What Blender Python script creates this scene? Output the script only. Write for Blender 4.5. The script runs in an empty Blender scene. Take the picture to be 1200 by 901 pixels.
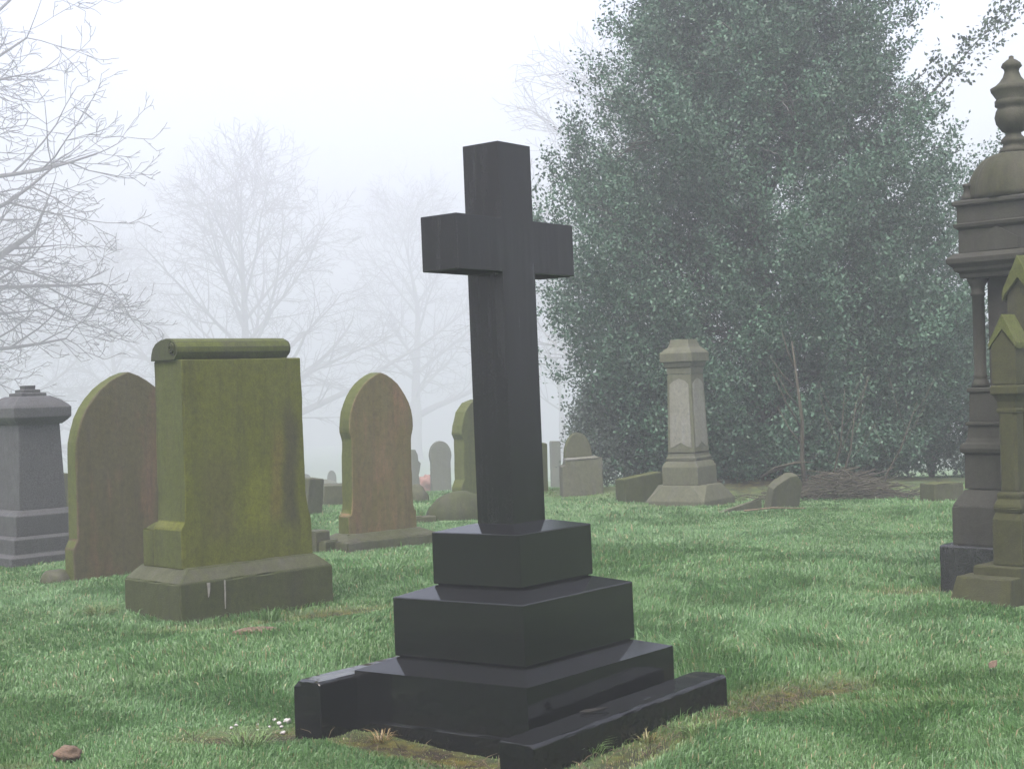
import bpy, bmesh, math, random
import numpy as np
from mathutils import Vector, Matrix, noise as mnoise

random.seed(7)
rng = np.random.default_rng(11)
scene = bpy.context.scene
COL = scene.collection
R = math.radians

# ------------------------------------------------------------------ camera and measuring
FPX, EYE, ROLL = 1780.0, 1.5, 0.03
CR, SR = math.cos(ROLL), math.sin(ROLL)

def ray(x, y):
    """Direction (per metre of depth) of a photo pixel, in world X and Z."""
    dx, dz = (x - 600) / FPX, (450.5 - y) / FPX
    return dx * CR + dz * SR, -dx * SR + dz * CR

def at(x, y, d):
    a, b = ray(x, y)
    return Vector((a * d, d, EYE + b * d))

# ------------------------------------------------------------------ terrain
def vnoise(x, y, seed=0):
    x = np.asarray(x, float); y = np.asarray(y, float)
    xi, yi = np.floor(x).astype(np.int64), np.floor(y).astype(np.int64)
    fx, fy = x - xi, y - yi
    fx = fx * fx * (3 - 2 * fx); fy = fy * fy * (3 - 2 * fy)
    def h(a, b):
        n = (a * 374761393 + b * 668265263 + seed * 1442695041) & 0xffffffff
        n = ((n ^ (n >> 13)) * 1274126177) & 0xffffffff
        return ((n ^ (n >> 16)) & 0xffff) / 65535.0
    a, b, c, d = h(xi, yi), h(xi + 1, yi), h(xi, yi + 1), h(xi + 1, yi + 1)
    return (a * (1 - fx) + b * fx) * (1 - fy) + (c * (1 - fx) + d * fx) * fy - 0.5

def fbm(x, y, seed=0, octs=3):
    s, a = 0, 1.0
    for o in range(octs):
        s = s + a * vnoise(np.asarray(x) * 2 ** o, np.asarray(y) * 2 ** o, seed + o * 17)
        a *= 0.5
    return s

_py = np.linspace(-400, 600, 4001)
_pz = np.interp(_py, [-400, 19.5, 22, 25, 35, 50, 80, 150, 420, 600], [0, 0, -.06, -.27, -.94, -1.93, -3.80, -7.8, -14, -14])
_k = np.ones(11) / 11
_pz = np.convolve(np.pad(_pz, 5, mode='edge'), _k, mode='valid')

# soil / moss hollows: (cx, cy, rx, ry, angle, strength)
PATCH = []
def patch_amount(X, Y):
    X = np.asarray(X, float); Y = np.asarray(Y, float)
    s = np.zeros(np.broadcast(X, Y).shape)
    wob = 0.35 * fbm(X * 5, Y * 5, 91) + 0.2 * vnoise(X * 14, Y * 14, 93)
    for cx, cy, rx, ry, a, st in PATCH:
        c, q = math.cos(a), math.sin(a)
        u = ((X - cx) * c + (Y - cy) * q) / rx; v = (-(X - cx) * q + (Y - cy) * c) / ry
        s = np.maximum(s, st * np.clip(1.55 - np.sqrt(u * u + v * v) * 1.15 + wob, 0, 1))
    return s

def terrain(X, Y):
    X = np.asarray(X, float); Y = np.asarray(Y, float)
    z = np.interp(Y, _py, _pz)
    amp = np.clip((np.hypot(X, Y) - 2) / 4, 0, 1)
    z = z + amp * (0.075 * vnoise(X * .42, Y * .42, 3) + 0.05 * vnoise(X * 1.1, Y * 1.1, 5) + 0.028 * vnoise(X * 2.7, Y * 2.7, 8))
    z = z + 0.5 * vnoise(X * .05, Y * .05, 12) * np.clip((Y - 26) / 40, 0, 1)
    z = z - 0.035 * patch_amount(X, Y)
    # raised bed of leaf litter under the holly
    z = z + 0.22 * np.exp(-(((X - 3.6) / 2.3) ** 2 + ((Y - 21.2) / 1.5) ** 2))
    return z

def tz(x, y): return float(terrain(x, y))

def ground_at(x, y, lo=4.0, hi=220.0):
    """Where the sight line of a photo pixel meets the ground."""
    a, b = ray(x, y)
    d = np.linspace(lo, hi, 8000)
    below = EYE + b * d < terrain(a * d, d)
    i = int(np.argmax(below)) if below.any() else len(d) - 1
    return Vector((a * d[i], d[i], tz(a * d[i], d[i])))

U = Vector((math.cos(.915), math.sin(.915), 0)); V = Vector((-math.sin(.915), math.cos(.915), 0))
# bare ground round the memorial (grave side), by its kerbs, beside the other stones
PATCH += [(-1.18, 6.72, .34, .16, .15, 1.0), (-.44, 6.46, .62, .20, -.65, 1.0), (-.12, 6.02, .30, .24, -.45, .9),
          (.45, 6.24, .45, .14, .93, .85), (.86, 6.72, .30, .12, .8, .6), (1.38, 7.35, .40, .22, .5, .9), (1.12, 7.05, .25, .2, .9, .8),
          (-1.25, 10.25, .35, .22, .6, .9), (-1.8, 9.7, .55, .15, .46, .8), (2.75, 10.3, .42, .2, .2, .9),
          (-3.3, 9.3, .18, .09, 0, .35), (3.6, 19.2, 1.7, .3, 0, .8), (3.6, 21.4, 3.0, 2.0, 0, 1.0), (2.2, 18.2, .9, .2, 0, .7),
          (-2.15, 6.25, .16, .08, 0, .7), (2.9, 8.0, .35, .1, .1, .4), (1.9, 7.0, .5, .08, .1, .45)]

# ------------------------------------------------------------------ mesh helpers
class MB:
    def __init__(s): s.v, s.f, s.m, s.sm = [], [], [], []
    def add(s, vs, fs, mi=0, smooth=False):
        o = len(s.v); s.v += [tuple(p) for p in vs]
        for k, f in enumerate(fs):
            s.f.append([o + i for i in f]); s.m.append(mi[k] if isinstance(mi, (list, tuple)) else mi); s.sm.append(smooth)
        return s
    def frustum(s, x0, x1, y0, y1, z0, X0, X1, Y0, Y1, z1, mi=0):
        vs = [(x0, y0, z0), (x1, y0, z0), (x1, y1, z0), (x0, y1, z0), (X0, Y0, z1), (X1, Y0, z1), (X1, Y1, z1), (X0, Y1, z1)]
        return s.add(vs, [(3, 2, 1, 0), (4, 5, 6, 7), (0, 1, 5, 4), (1, 2, 6, 5), (2, 3, 7, 6), (3, 0, 4, 7)], mi)
    def box(s, x0, x1, y0, y1, z0, z1, mi=0): return s.frustum(x0, x1, y0, y1, z0, x0, x1, y0, y1, z1, mi)
    def stack(s, prof, mi=0, asp=1.0, cx=0, cy=0):
        """Square solid from (half width, z) rings, e.g. a moulded pedestal."""
        vs, fs = [], []
        for h, z in prof: vs += [(cx - h, cy - h * asp, z), (cx + h, cy - h * asp, z), (cx + h, cy + h * asp, z), (cx - h, cy + h * asp, z)]
        n = len(prof)
        fs.append((3, 2, 1, 0)); b = 4 * (n - 1); fs.append((b, b + 1, b + 2, b + 3))
        for i in range(n - 1):
            for k in range(4): a = 4 * i + k; c = 4 * i + (k + 1) % 4; fs.append((a, c, c + 4, a + 4))
        return s.add(vs, fs, mi)
    def lathe(s, prof, n=24, mi=0, cx=0, cy=0, smooth=True, lobes=0, lamp=0):
        vs, fs = [], []
        for r, z in prof:
            for k in range(n):
                t = 2 * math.pi * k / n; rr = r * (1 + lamp * (abs(math.cos(lobes * t / 2)) - .5)) if lobes else r
                vs.append((cx + rr * math.cos(t), cy + rr * math.sin(t), z))
        for i in range(len(prof) - 1):
            for k in range(n): a = i * n + k; b = i * n + (k + 1) % n; fs.append((a, b, b + n, a + n))
        fs.append(tuple(range(n - 1, -1, -1))); m = (len(prof) - 1) * n; fs.append(tuple(range(m, m + n)))
        return s.add(vs, fs, mi, smooth)
    def extrude(s, pts, y0, y1, fm=0, em=1, axis='y'):
        """Outline (x,z) pushed from y0 to y1; fm = faces, em = the narrow rim (one index or one per edge)."""
        n = len(pts)
        P = (lambda p, y: (p[0], y, p[1])) if axis == 'y' else (lambda p, y: (y, p[0], p[1]))
        vs = [P(p, y0) for p in pts] + [P(p, y1) for p in pts]
        fs = [tuple(range(n)), tuple(range(2 * n - 1, n - 1, -1))]; mi = [fm, fm]
        for i in range(n):
            j = (i + 1) % n; fs.append((j, i, i + n, j + n)); mi.append(em[i] if isinstance(em, (list, tuple)) else em)
        return s.add(vs, fs, mi)
    def tube(s, pts, rad, n=6, mi=0, smooth=True, cap=True):
        vs, fs = [], []
        pts = [Vector(p) for p in pts]; ref = Vector((.31, .17, .93))
        for i, p in enumerate(pts):
            t = (pts[min(i + 1, len(pts) - 1)] - pts[max(i - 1, 0)]).normalized()
            a = t.cross(ref); a = a.normalized() if a.length > 1e-4 else t.orthogonal().normalized(); b = t.cross(a)
            for k in range(n):
                q = 2 * math.pi * k / n; vs.append(p + (a * math.cos(q) + b * math.sin(q)) * rad[i])
        for i in range(len(pts) - 1):
            for k in range(n): x = i * n + k; y = i * n + (k + 1) % n; fs.append((x, y, y + n, x + n))
        if cap: fs.append(tuple(range(n - 1, -1, -1))); m = (len(pts) - 1) * n; fs.append(tuple(range(m, m + n)))
        return s.add(vs, fs, mi, smooth)
    def build(s, name, mats, parent=None, bevel=0.0, seg=2, rough=0.0, cut=0.0, rfreq=9.0):
        me = bpy.data.meshes.new(name)
        me.from_pydata(s.v, [], s.f); me.update()
        mats = mats if isinstance(mats, (list, tuple)) else [mats]
        for m in mats: me.materials.append(m)
        me.polygons.foreach_set('material_index', np.array(s.m, np.int32)); me.polygons.foreach_set('use_smooth', np.array(s.sm, bool))
        bm = bmesh.new(); bm.from_mesh(me)
        bmesh.ops.recalc_face_normals(bm, faces=bm.faces)
        if bevel: bmesh.ops.bevel(bm, geom=[e for e in bm.edges if len(e.link_faces) == 2 and e.calc_face_angle(0) > .35], offset=bevel, segments=seg, profile=.6, affect='EDGES', clamp_overlap=True)
        if cut:
            bmesh.ops.triangulate(bm, faces=[f for f in bm.faces if len(f.verts) > 4])
            for _ in range(6):
                es = [e for e in bm.edges if e.calc_length() > cut]
                if not es: break
                bmesh.ops.subdivide_edges(bm, edges=es, cuts=1, use_grid_fill=True)
            bm.normal_update()
            off = Vector((random.random() * 50, random.random() * 50, 0))
            for v in bm.verts:
                edge = any(e.calc_face_angle(0) > .3 for e in v.link_edges if len(e.link_faces) == 2)
                q = v.co * rfreq + off
                n = mnoise.noise(q) + .5 * mnoise.noise(q * 2.3)
                chip = max(0, mnoise.noise(v.co * rfreq * .8 + off * 2) - .12) * (3.0 if edge else 0)
                v.co += v.normal * (rough * (n - chip * 2.2))
        bm.to_mesh(me); bm.free()
        o = bpy.data.objects.new(name, me); COL.objects.link(o)
        if parent is not None: o.parent = parent
        return o

def tag(o, label=None, cat=None, group=None, kind=None):
    if label: o['label'] = label
    if cat: o['category'] = cat
    if group: o['group'] = group
    if kind: o['kind'] = kind
    return o

def place(o, loc, yaw=0.0, lean_x=0.0, lean_y=0.0):
    o.matrix_world = Matrix.Translation(loc) @ Matrix.Rotation(lean_y, 4, 'Y') @ Matrix.Rotation(lean_x, 4, 'X') @ Matrix.Rotation(yaw, 4, 'Z')
    return o

def empty(name, loc, yaw=0.0, lean_x=0.0, lean_y=0.0):
    o = bpy.data.objects.new(name, None); COL.objects.link(o); o.empty_display_size = .2
    return place(o, loc, yaw, lean_x, lean_y)

def np_mesh(name, verts, faces, mat, tint=None, smooth=False, attr='tint'):
    """verts (n,3); faces list of (array (m,k)). One mesh straight from numpy."""
    me = bpy.data.meshes.new(name)
    me.vertices.add(len(verts)); me.vertices.foreach_set('co', np.ascontiguousarray(verts, np.float32).ravel())
    loops = np.concatenate([f.ravel() for f in faces]).astype(np.int32)
    tot = np.concatenate([np.full(len(f), f.shape[1], np.int32) for f in faces])
    start = np.concatenate([[0], np.cumsum(tot)[:-1]]).astype(np.int32)
    me.loops.add(len(loops)); me.loops.foreach_set('vertex_index', loops)
    me.polygons.add(len(tot)); me.polygons.foreach_set('loop_start', start)
    if smooth: me.polygons.foreach_set('use_smooth', np.ones(len(tot), bool))
    me.update(calc_edges=True)
    if tint is not None:
        a = me.attributes.new(attr, 'FLOAT_COLOR', 'POINT')
        c = np.ones((len(verts), 4), np.float32); c[:, :3] = tint; a.data.foreach_set('color', c.ravel())
    me.materials.append(mat)
    o = bpy.data.objects.new(name, me); COL.objects.link(o)
    return o

# ------------------------------------------------------------------ materials
def new_mat(name):
    m = bpy.data.materials.new(name); m.use_nodes = True
    nt = m.node_tree; b = nt.nodes['Principled BSDF']
    return m, nt, b, nt.nodes.new, nt.links.new

def coords(nt, scale=(1, 1, 1)):
    N, L = nt.nodes.new, nt.links.new
    tc = N('ShaderNodeTexCoord'); oi = N('ShaderNodeObjectInfo')
    mu = N('ShaderNodeMath'); mu.operation = 'MULTIPLY'; mu.inputs[1].default_value = 37.0; L(oi.outputs['Random'], mu.inputs[0])
    ad = N('ShaderNodeVectorMath'); ad.operation = 'ADD'; L(tc.outputs['Object'], ad.inputs[0]); L(mu.outputs[0], ad.inputs[1])
    def mapped(sc):
        mp = N('ShaderNodeVectorMath'); mp.operation = 'MULTIPLY'; mp.inputs[1].default_value = sc; L(ad.outputs[0], mp.inputs[0]); return mp.outputs[0]
    return mapped

def noise(nt, vec, scale, detail=6, rough=.55, dist=0):
    n = nt.nodes.new('ShaderNodeTexNoise'); n.inputs['Scale'].default_value = scale; n.inputs['Detail'].default_value = detail
    n.inputs['Roughness'].default_value = rough; n.inputs['Distortion'].default_value = dist
    nt.links.new(vec, n.inputs['Vector']); return n.outputs['Fac']

def ramp(nt, fac, stops):
    r = nt.nodes.new('ShaderNodeValToRGB'); e = r.color_ramp.elements
    while len(e) < len(stops): e.new(.5)
    for el, (p, c) in zip(e, stops):
        el.position = p; el.color = (*c, 1) if hasattr(c, '__len__') else (c, c, c, 1)
    nt.links.new(fac, r.inputs['Fac']); return r.outputs['Color']

def mix(nt, fac, a, b, mode='MIX'):
    m = nt.nodes.new('ShaderNodeMix'); m.data_type = 'RGBA'; m.blend_type = mode
    for k, v in ((0, fac), (6, a), (7, b)):
        if hasattr(v, 'is_output'): nt.links.new(v, m.inputs[k])
        elif k == 0: m.inputs[0].default_value = v
        else: m.inputs[k].default_value = (*v, 1)
    return m.outputs[2]

def stone(name, cols, algae, algae_amt=.5, streak=(7, 7, .9), rough=.8, bump=.35, grain=.25, dark=(.02, .02, .018), dark_amt=.45, stain=False):
    """Weathered sandstone: run-down streaks, algae blotches, soot and grain."""
    m, nt, b, N, L = new_mat(name)
    mp = coords(nt)
    s = noise(nt, mp(streak), 1.0, 5, .6, .4)
    c = ramp(nt, s, [(.33, cols[0]), (.5, cols[1]), (.68, cols[2])])
    a1 = noise(nt, mp((2.4, 2.4, 1.5)), 1.0, 7, .65, .6)
    a2 = noise(nt, mp((11, 11, 1.3)), 1.0, 4, .6)
    am = N('ShaderNodeMath'); am.operation = 'ADD'; L(a1, am.inputs[0]); L(a2, am.inputs[1])
    af = ramp(nt, am.outputs[0], [(max(0, .5 - algae_amt * .42) + .18, 0.0), (min(1, .5 - algae_amt * .42 + .62), 1.0)])
    c = mix(nt, af, c, algae)
    d1 = noise(nt, mp((9, 9, .7)), 1.0, 6, .7, .3)
    df = ramp(nt, d1, [(.50, 0.0), (.72, dark_amt)])
    c = mix(nt, df, c, dark)
    if stain:
        # one rusty run and a sooty one beside it, at a fixed place on the face
        tc = N('ShaderNodeTexCoord'); sp = N('ShaderNodeSeparateXYZ'); L(tc.outputs['Object'], sp.inputs[0])
        wv = noise(nt, mp((1.5, 1.5, 2.2)), 1.0, 3)
        def run(x0, w_, za, zb, col, amt):
            nonlocal c
            a = N('ShaderNodeMath'); a.operation = 'MULTIPLY_ADD'; a.inputs[1].default_value = -.22; L(wv, a.inputs[0]); L(sp.outputs[0], a.inputs[2])
            d = N('ShaderNodeMath'); d.operation = 'SUBTRACT'; d.inputs[1].default_value = x0 - .11; L(a.outputs[0], d.inputs[0])
            e = N('ShaderNodeMath'); e.operation = 'ABSOLUTE'; L(d.outputs[0], e.inputs[0])
            f = N('ShaderNodeMapRange'); f.interpolation_type = 'SMOOTHSTEP'; f.inputs[1].default_value = w_; f.inputs[2].default_value = w_ * .25; f.inputs[3].default_value = 0; f.inputs[4].default_value = amt; L(e.outputs[0], f.inputs[0])
            h = N('ShaderNodeMapRange'); h.interpolation_type = 'SMOOTHSTEP'; h.inputs[1].default_value = zb; h.inputs[2].default_value = zb - .25; L(sp.outputs[2], h.inputs[0])
            k = N('ShaderNodeMapRange'); k.interpolation_type = 'SMOOTHSTEP'; k.inputs[1].default_value = za; k.inputs[2].default_value = za + .15; L(sp.outputs[2], k.inputs[0])
            m1 = N('ShaderNodeMath'); m1.operation = 'MULTIPLY'; L(f.outputs[0], m1.inputs[0]); L(h.outputs[0], m1.inputs[1])
            m2 = N('ShaderNodeMath'); m2.operation = 'MULTIPLY'; L(m1.outputs[0], m2.inputs[0]); L(k.outputs[0], m2.inputs[1])
            c = mix(nt, m2.outputs[0], c, col)
        run(.36, .10, .5, 1.5, (.020, .018, .010), .7)
        run(.24, .07, .55, 1.35, (.090, .066, .018), .45)
        run(-.22, .16, .45, 1.2, (.034, .028, .012), .4)
        run(.08, .16, .5, 1.1, (.075, .085, .004), .6)
    g = noise(nt, mp((1, 1, 1)), 110, 3, .7)
    gf = ramp(nt, g, [(.3, 1 - grain * 1.4), (.7, 1 + grain * 0.9)])
    c = mix(nt, 1.0, c, gf, 'MULTIPLY')
    md = noise(nt, mp((1, 1, .8)), 26, 5, .75)
    c = mix(nt, 1.0, c, ramp(nt, md, [(.28, .62), (.5, 1.0), (.72, 1.32)]), 'MULTIPLY')
    L(c, b.inputs['Base Color'])
    rr = ramp(nt, noise(nt, mp((5, 5, 2)), 1.0, 4), [(.3, rough - .15), (.7, min(1, rough + .1))]); L(rr, b.inputs['Roughness'])
    b.inputs['Specular IOR Level'].default_value = .35
    bp = N('ShaderNodeBump'); bp.inputs['Strength'].default_value = bump; bp.inputs['Distance'].default_value = .012
    hb = mix(nt, .6, g, md)
    L(hb, bp.inputs['Height']); L(bp.outputs[0], b.inputs['Normal'])
    return m

def granite(name, base, fleck, rough=.3, streak_col=None, bump=.05, spec=.5):
    m, nt, b, N, L = new_mat(name)
    mp = coords(nt)
    f = noise(nt, mp((1, 1, 1)), 105, 3, .8)
    c = ramp(nt, f, [(.38, base), (.62, fleck)])
    if streak_col:
        s = noise(nt, mp((38, 38, 1.6)), 1.0, 5, .65, .2)
        s2 = noise(nt, mp((1.7, 1.7, 1.2)), 1.0, 4, .6)
        su = N('ShaderNodeMath'); su.operation = 'MULTIPLY'; L(ramp(nt, s, [(.42, 0.), (.7, 1.)]), su.inputs[0]); L(ramp(nt, s2, [(.35, .1), (.65, 1.)]), su.inputs[1])
        c = mix(nt, su.outputs[0], c, streak_col)
    L(c, b.inputs['Base Color'])
    r = ramp(nt, noise(nt, mp((9, 9, 7)), 1.0, 6, .7), [(.3, rough * .8), (.7, rough * 1.5)]); L(r, b.inputs['Roughness'])
    b.inputs['Specular IOR Level'].default_value = spec
    bp = N('ShaderNodeBump'); bp.inputs['Strength'].default_value = bump; bp.inputs['Distance'].default_value = .004
    L(mix(nt, .4, f, noise(nt, mp((1, 1, 1)), 40, 5)), bp.inputs['Height']); L(bp.outputs[0], b.inputs['Normal'])
    return m

def plain(name, c0, c1, scale=8, rough=.8, bump=.3, zs=1.0):
    m, nt, b, N, L = new_mat(name)
    mp = coords(nt); f = noise(nt, mp((1, 1, zs)), scale, 6, .65)
    L(ramp(nt, f, [(.3, c0), (.7, c1)]), b.inputs['Base Color']); b.inputs['Roughness'].default_value = rough
    bp = N('ShaderNodeBump'); bp.inputs['Strength'].default_value = bump; bp.inputs['Distance'].default_value = .01
    L(noise(nt, mp((1, 1, 1)), scale * 5, 5), bp.inputs['Height']); L(bp.outputs[0], b.inputs['Normal'])
    return m

def leafy(name, rough=.5, trans=.25, spec=.5):
    m, nt, b, N, L = new_mat(name)
    at_ = N('ShaderNodeAttribute'); at_.attribute_name = 'tint'
    L(at_.outputs['Color'], b.inputs['Base Color']); b.inputs['Roughness'].default_value = rough; b.inputs['Specular IOR Level'].default_value = spec
    tr = N('ShaderNodeBsdfTranslucent'); L(at_.outputs['Color'], tr.inputs['Color'])
    ms = N('ShaderNodeMixShader'); ms.inputs[0].default_value = trans
    L(b.outputs[0], ms.inputs[1]); L(tr.outputs[0], ms.inputs[2]); L(ms.outputs[0], nt.nodes['Material Output'].inputs['Surface'])
    return m

M = {}
M['black'] = granite('black_granite', (.002, .0023, .0025), (.0075, .008, .0088), .10, None, .02, .33)
M['black_streaked'] = granite('rain_streaked_black_granite', (.002, .0023, .0025), (.0075, .008, .0088), .16, (.0145, .016, .018), .03, .28)
M['black_rough'] = granite('split_black_granite', (.010, .010, .011), (.028, .028, .029), .5, (.04, .038, .035), .5, .4)
M['unpolished'] = plain('unpolished_granite', (.004, .0045, .005), (.012, .012, .013), 60, 1.0, .3); M['unpolished'].node_tree.nodes['Principled BSDF'].inputs['Specular IOR Level'].default_value = .08
M['grey'] = granite('grey_granite', (.014, .0145, .015), (.056, .058, .061), .55, (.03, .034, .03), .15, .3)
M['dark_base'] = granite('dark_granite_base', (.005, .0052, .0053), (.020, .021, .0215), .2, (.026, .027, .028), .10, .5)
M['green'] = stone('mossy_sandstone', [(0.0239, 0.0211, 0.0101), (0.0534, 0.0534, 0.0119), (0.0736, 0.0607, 0.0239)], (0.0384, 0.0496, 0.0048), .72, (6.5, 6.5, .55), .85, .4, .25, (.014, .013, .008), .75)
M['lime'] = plain('lime_streak', (.09, .09, .08), (.17, .17, .15), 30, .8, .2)
M['green_stained'] = stone('stained_mossy_sandstone', [(0.0238, 0.0216, 0.0097), (0.0691, 0.0670, 0.0086), (0.0918, 0.0713, 0.0238)], (0.0484, 0.0553, 0.0026), .70, (6.5, 6.5, .55), .85, .4, .25, (.015, .014, .007), .55, stain=True)
M['green_dark'] = stone('mossy_dark_sandstone', [(0.0157, 0.0147, 0.0092), (0.0313, 0.0303, 0.0157), (0.0460, 0.0414, 0.0202)], (0.0224, 0.0288, 0.0056), .42, (7, 7, .9), .85, .5, .28, (.012, .012, .010), .6)
M['green_side'] = stone('mossy_side', [(0.0173, 0.0161, 0.0074), (0.0309, 0.0321, 0.0087), (0.0525, 0.0556, 0.0112)], (0.0340, 0.0420, 0.0050), .5, (9, 9, .4), .85, .4, .25, (.014, .013, .008), .7)
M['slate'] = stone('sooty_ledge', [(.024, .023, .020), (.040, .038, .032), (.052, .049, .040)], (.030, .034, .012), .25, (5, 5, 5), .7, .5, .25, (.016, .016, .015), .5)
M['brown'] = stone('red_sandstone', [(0.0680, 0.0382, 0.0213), (0.1169, 0.0659, 0.0382), (0.1381, 0.0871, 0.0510)], (0.0663, 0.0561, 0.0187), .18, (10, 10, .5), .85, .4, .22, (.036, .026, .020), .55)
M['brown_dark'] = stone('dark_red_sandstone', [(0.0416, 0.0239, 0.0135), (0.0811, 0.0447, 0.0260), (0.0988, 0.0593, 0.0374)], (0.0400, 0.0360, 0.0128), .12, (8, 8, .6), .85, .4, .22, (.024, .019, .016), .5)
M['algae'] = stone('algae_edge', [(0.0367, 0.0392, 0.0110), (0.0563, 0.0600, 0.0134), (0.0704, 0.0704, 0.0208)], (0.0404, 0.0501, 0.0061), .55, (5, 5, 1.2), .9, .5, .3, (.03, .028, .014), .5)
M['buff'] = stone('pale_sandstone', [(0.0350, 0.0369, 0.0337), (0.0537, 0.0569, 0.0534), (0.0674, 0.0712, 0.0688)], (0.0515, 0.0562, 0.0328), .2, (8, 8, 1), .85, .35, .2, (.045, .043, .035), .4)
M['panel'] = stone('pale_panel', [(0.0976, 0.1047, 0.1095), (0.1228, 0.1309, 0.1329), (0.1445, 0.1496, 0.1525)], (0.1020, 0.1062, 0.0850), .15, (3, 3, 14), .8, .25, .18, (.075, .073, .06), .4)
M['lichen_grey'] = stone('lichened_grey_stone', [(0.0104, 0.0103, 0.0071), (0.0182, 0.0186, 0.0110), (0.0266, 0.0259, 0.0162)], (0.0222, 0.0244, 0.0053), .42, (6, 6, 1.1), .9, .45, .28, (.016, .016, .012), .6)
M['sooty'] = stone('sooty_sandstone', [(0.0090, 0.0090, 0.0085), (0.0159, 0.0158, 0.0148), (0.0256, 0.0254, 0.0242)], (0.0173, 0.0181, 0.0121), .12, (8, 8, .8), .85, .4, .25, (.018, .017, .016), .6)
M['dome'] = stone('ochre_dome_stone', [(0.0133, 0.0118, 0.0087), (0.0211, 0.0190, 0.0124), (0.0281, 0.0253, 0.0173)], (0.0192, 0.0211, 0.0082), .25, (16, 16, 1.2), .85, .4, .25, (.028, .025, .018), .6)
M['bark'] = plain('bark', (.060, .055, .055), (.13, .12, .12), 6, .9, .6, .3)  # far trees only: extra mist put into the colour as paler bark
M['barkdark'] = plain('wet_bark', (.030, .028, .028), (.075, .07, .07), 6, .8, .5, .3)
M['holly_bark'] = plain('holly_bark', (.020, .022, .018), (.045, .048, .040), 6, .9, .5, .3)
M['twig'] = plain('dead_twig', (.016, .015, .008), (.044, .039, .024), 9, .9, .3)
M['straw'] = plain('dead_grass', (.045, .034, .020), (.11, .085, .05), 20, .9, .1)
M['white'] = plain('white_chip', (.17, .17, .165), (.33, .33, .32), 30, .7, .2)
M['clod'] = plain('brown_clod', (.045, .030, .020), (.11, .076, .05), 14, .95, .8)
M['orange'] = plain('faded_orange', (.10, .048, .034), (.15, .075, .05), 12, .8, .3)
M['farstone'] = stone('weathered_grey_stone', [(.026, .027, .025), (.046, .046, .042), (.064, .062, .056)], (.040, .045, .022), .3, (6, 6, 1), .9, .3, .2)
M['grass'] = leafy('grass_blade', .42, .28, .45)
M['holly'] = leafy('holly_leaf', .5, .12, .3)

# ground: soil and moss below the blades
def ground_mat():
    m, nt, b, N, L = new_mat('turf_soil')
    g = N('ShaderNodeNewGeometry')
    def mp(sc):
        v = N('ShaderNodeVectorMath'); v.operation = 'MULTIPLY'; v.inputs[1].default_value = sc; L(g.outputs['Position'], v.inputs[0]); return v.outputs[0]
    turf = ramp(nt, noise(nt, mp((1, 1, 1)), 1.4, 7, .65), [(.3, (.050, .085, .034)), (.5, (.070, .125, .050)), (.7, (.085, .13, .060))])
    turf = mix(nt, ramp(nt, noise(nt, mp((1, 1, 1)), 30, 4, .7), [(.35, 0.), (.7, .7)]), turf, (.10, .16, .075))
    soil = ramp(nt, noise(nt, mp((1, 1, 1)), 9, 7, .7), [(.28, (.010, .008, .005)), (.47, (.021, .016, .010)), (.56, (.048, .045, .010)), (.70, (.092, .072, .012))])
    a = N('ShaderNodeAttribute'); a.attribute_name = 'tint'
    sep = N('ShaderNodeSeparateColor'); L(a.outputs['Color'], sep.inputs[0])
    c = mix(nt, sep.outputs[0], turf, soil)
    L(c, b.inputs['Base Color']); b.inputs['Roughness'].default_value = .95; b.inputs['Specular IOR Level'].default_value = .2
    bp = N('ShaderNodeBump'); bp.inputs['Strength'].default_value = .9; bp.inputs['Distance'].default_value = .03
    L(mix(nt, .5, noise(nt, mp((1, 1, 1)), 22, 6, .7), noise(nt, mp((1, 1, 1)), 90, 4, .7)), bp.inputs['Height']); L(bp.outputs[0], b.inputs['Normal'])
    return m
M['ground'] = ground_mat()

# ------------------------------------------------------------------ ground sheet
def axis(lo, hi, step, far_lo, far_hi, g=1.16):
    a = list(np.arange(lo, hi + 1e-6, step)); s = step
    while a[-1] < far_hi: s *= g; a.append(min(a[-1] + s, far_hi))
    s = step
    while a[0] > far_lo: s *= g; a.insert(0, max(a[0] - s, far_lo))
    return np.array(a)
gx, gy = axis(-8, 8, .07, -420, 420), axis(3.5, 25, .07, -60, 420)
GX, GY = np.meshgrid(gx, gy)
GZ = terrain(GX, GY)
gv = np.stack([GX.ravel(), GY.ravel(), GZ.ravel()], 1)
nx = len(gx); ii = (np.arange(len(gy) - 1)[:, None] * nx + np.arange(nx - 1)[None]).ravel()
gf = np.stack([ii, ii + 1, ii + nx + 1, ii + nx], 1)
pa = patch_amount(GX.ravel(), GY.ravel())
ground = np_mesh('ground', gv, [gf], M['ground'], np.stack([pa, pa, pa], 1), True)
tag(ground, kind='structure')

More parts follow.
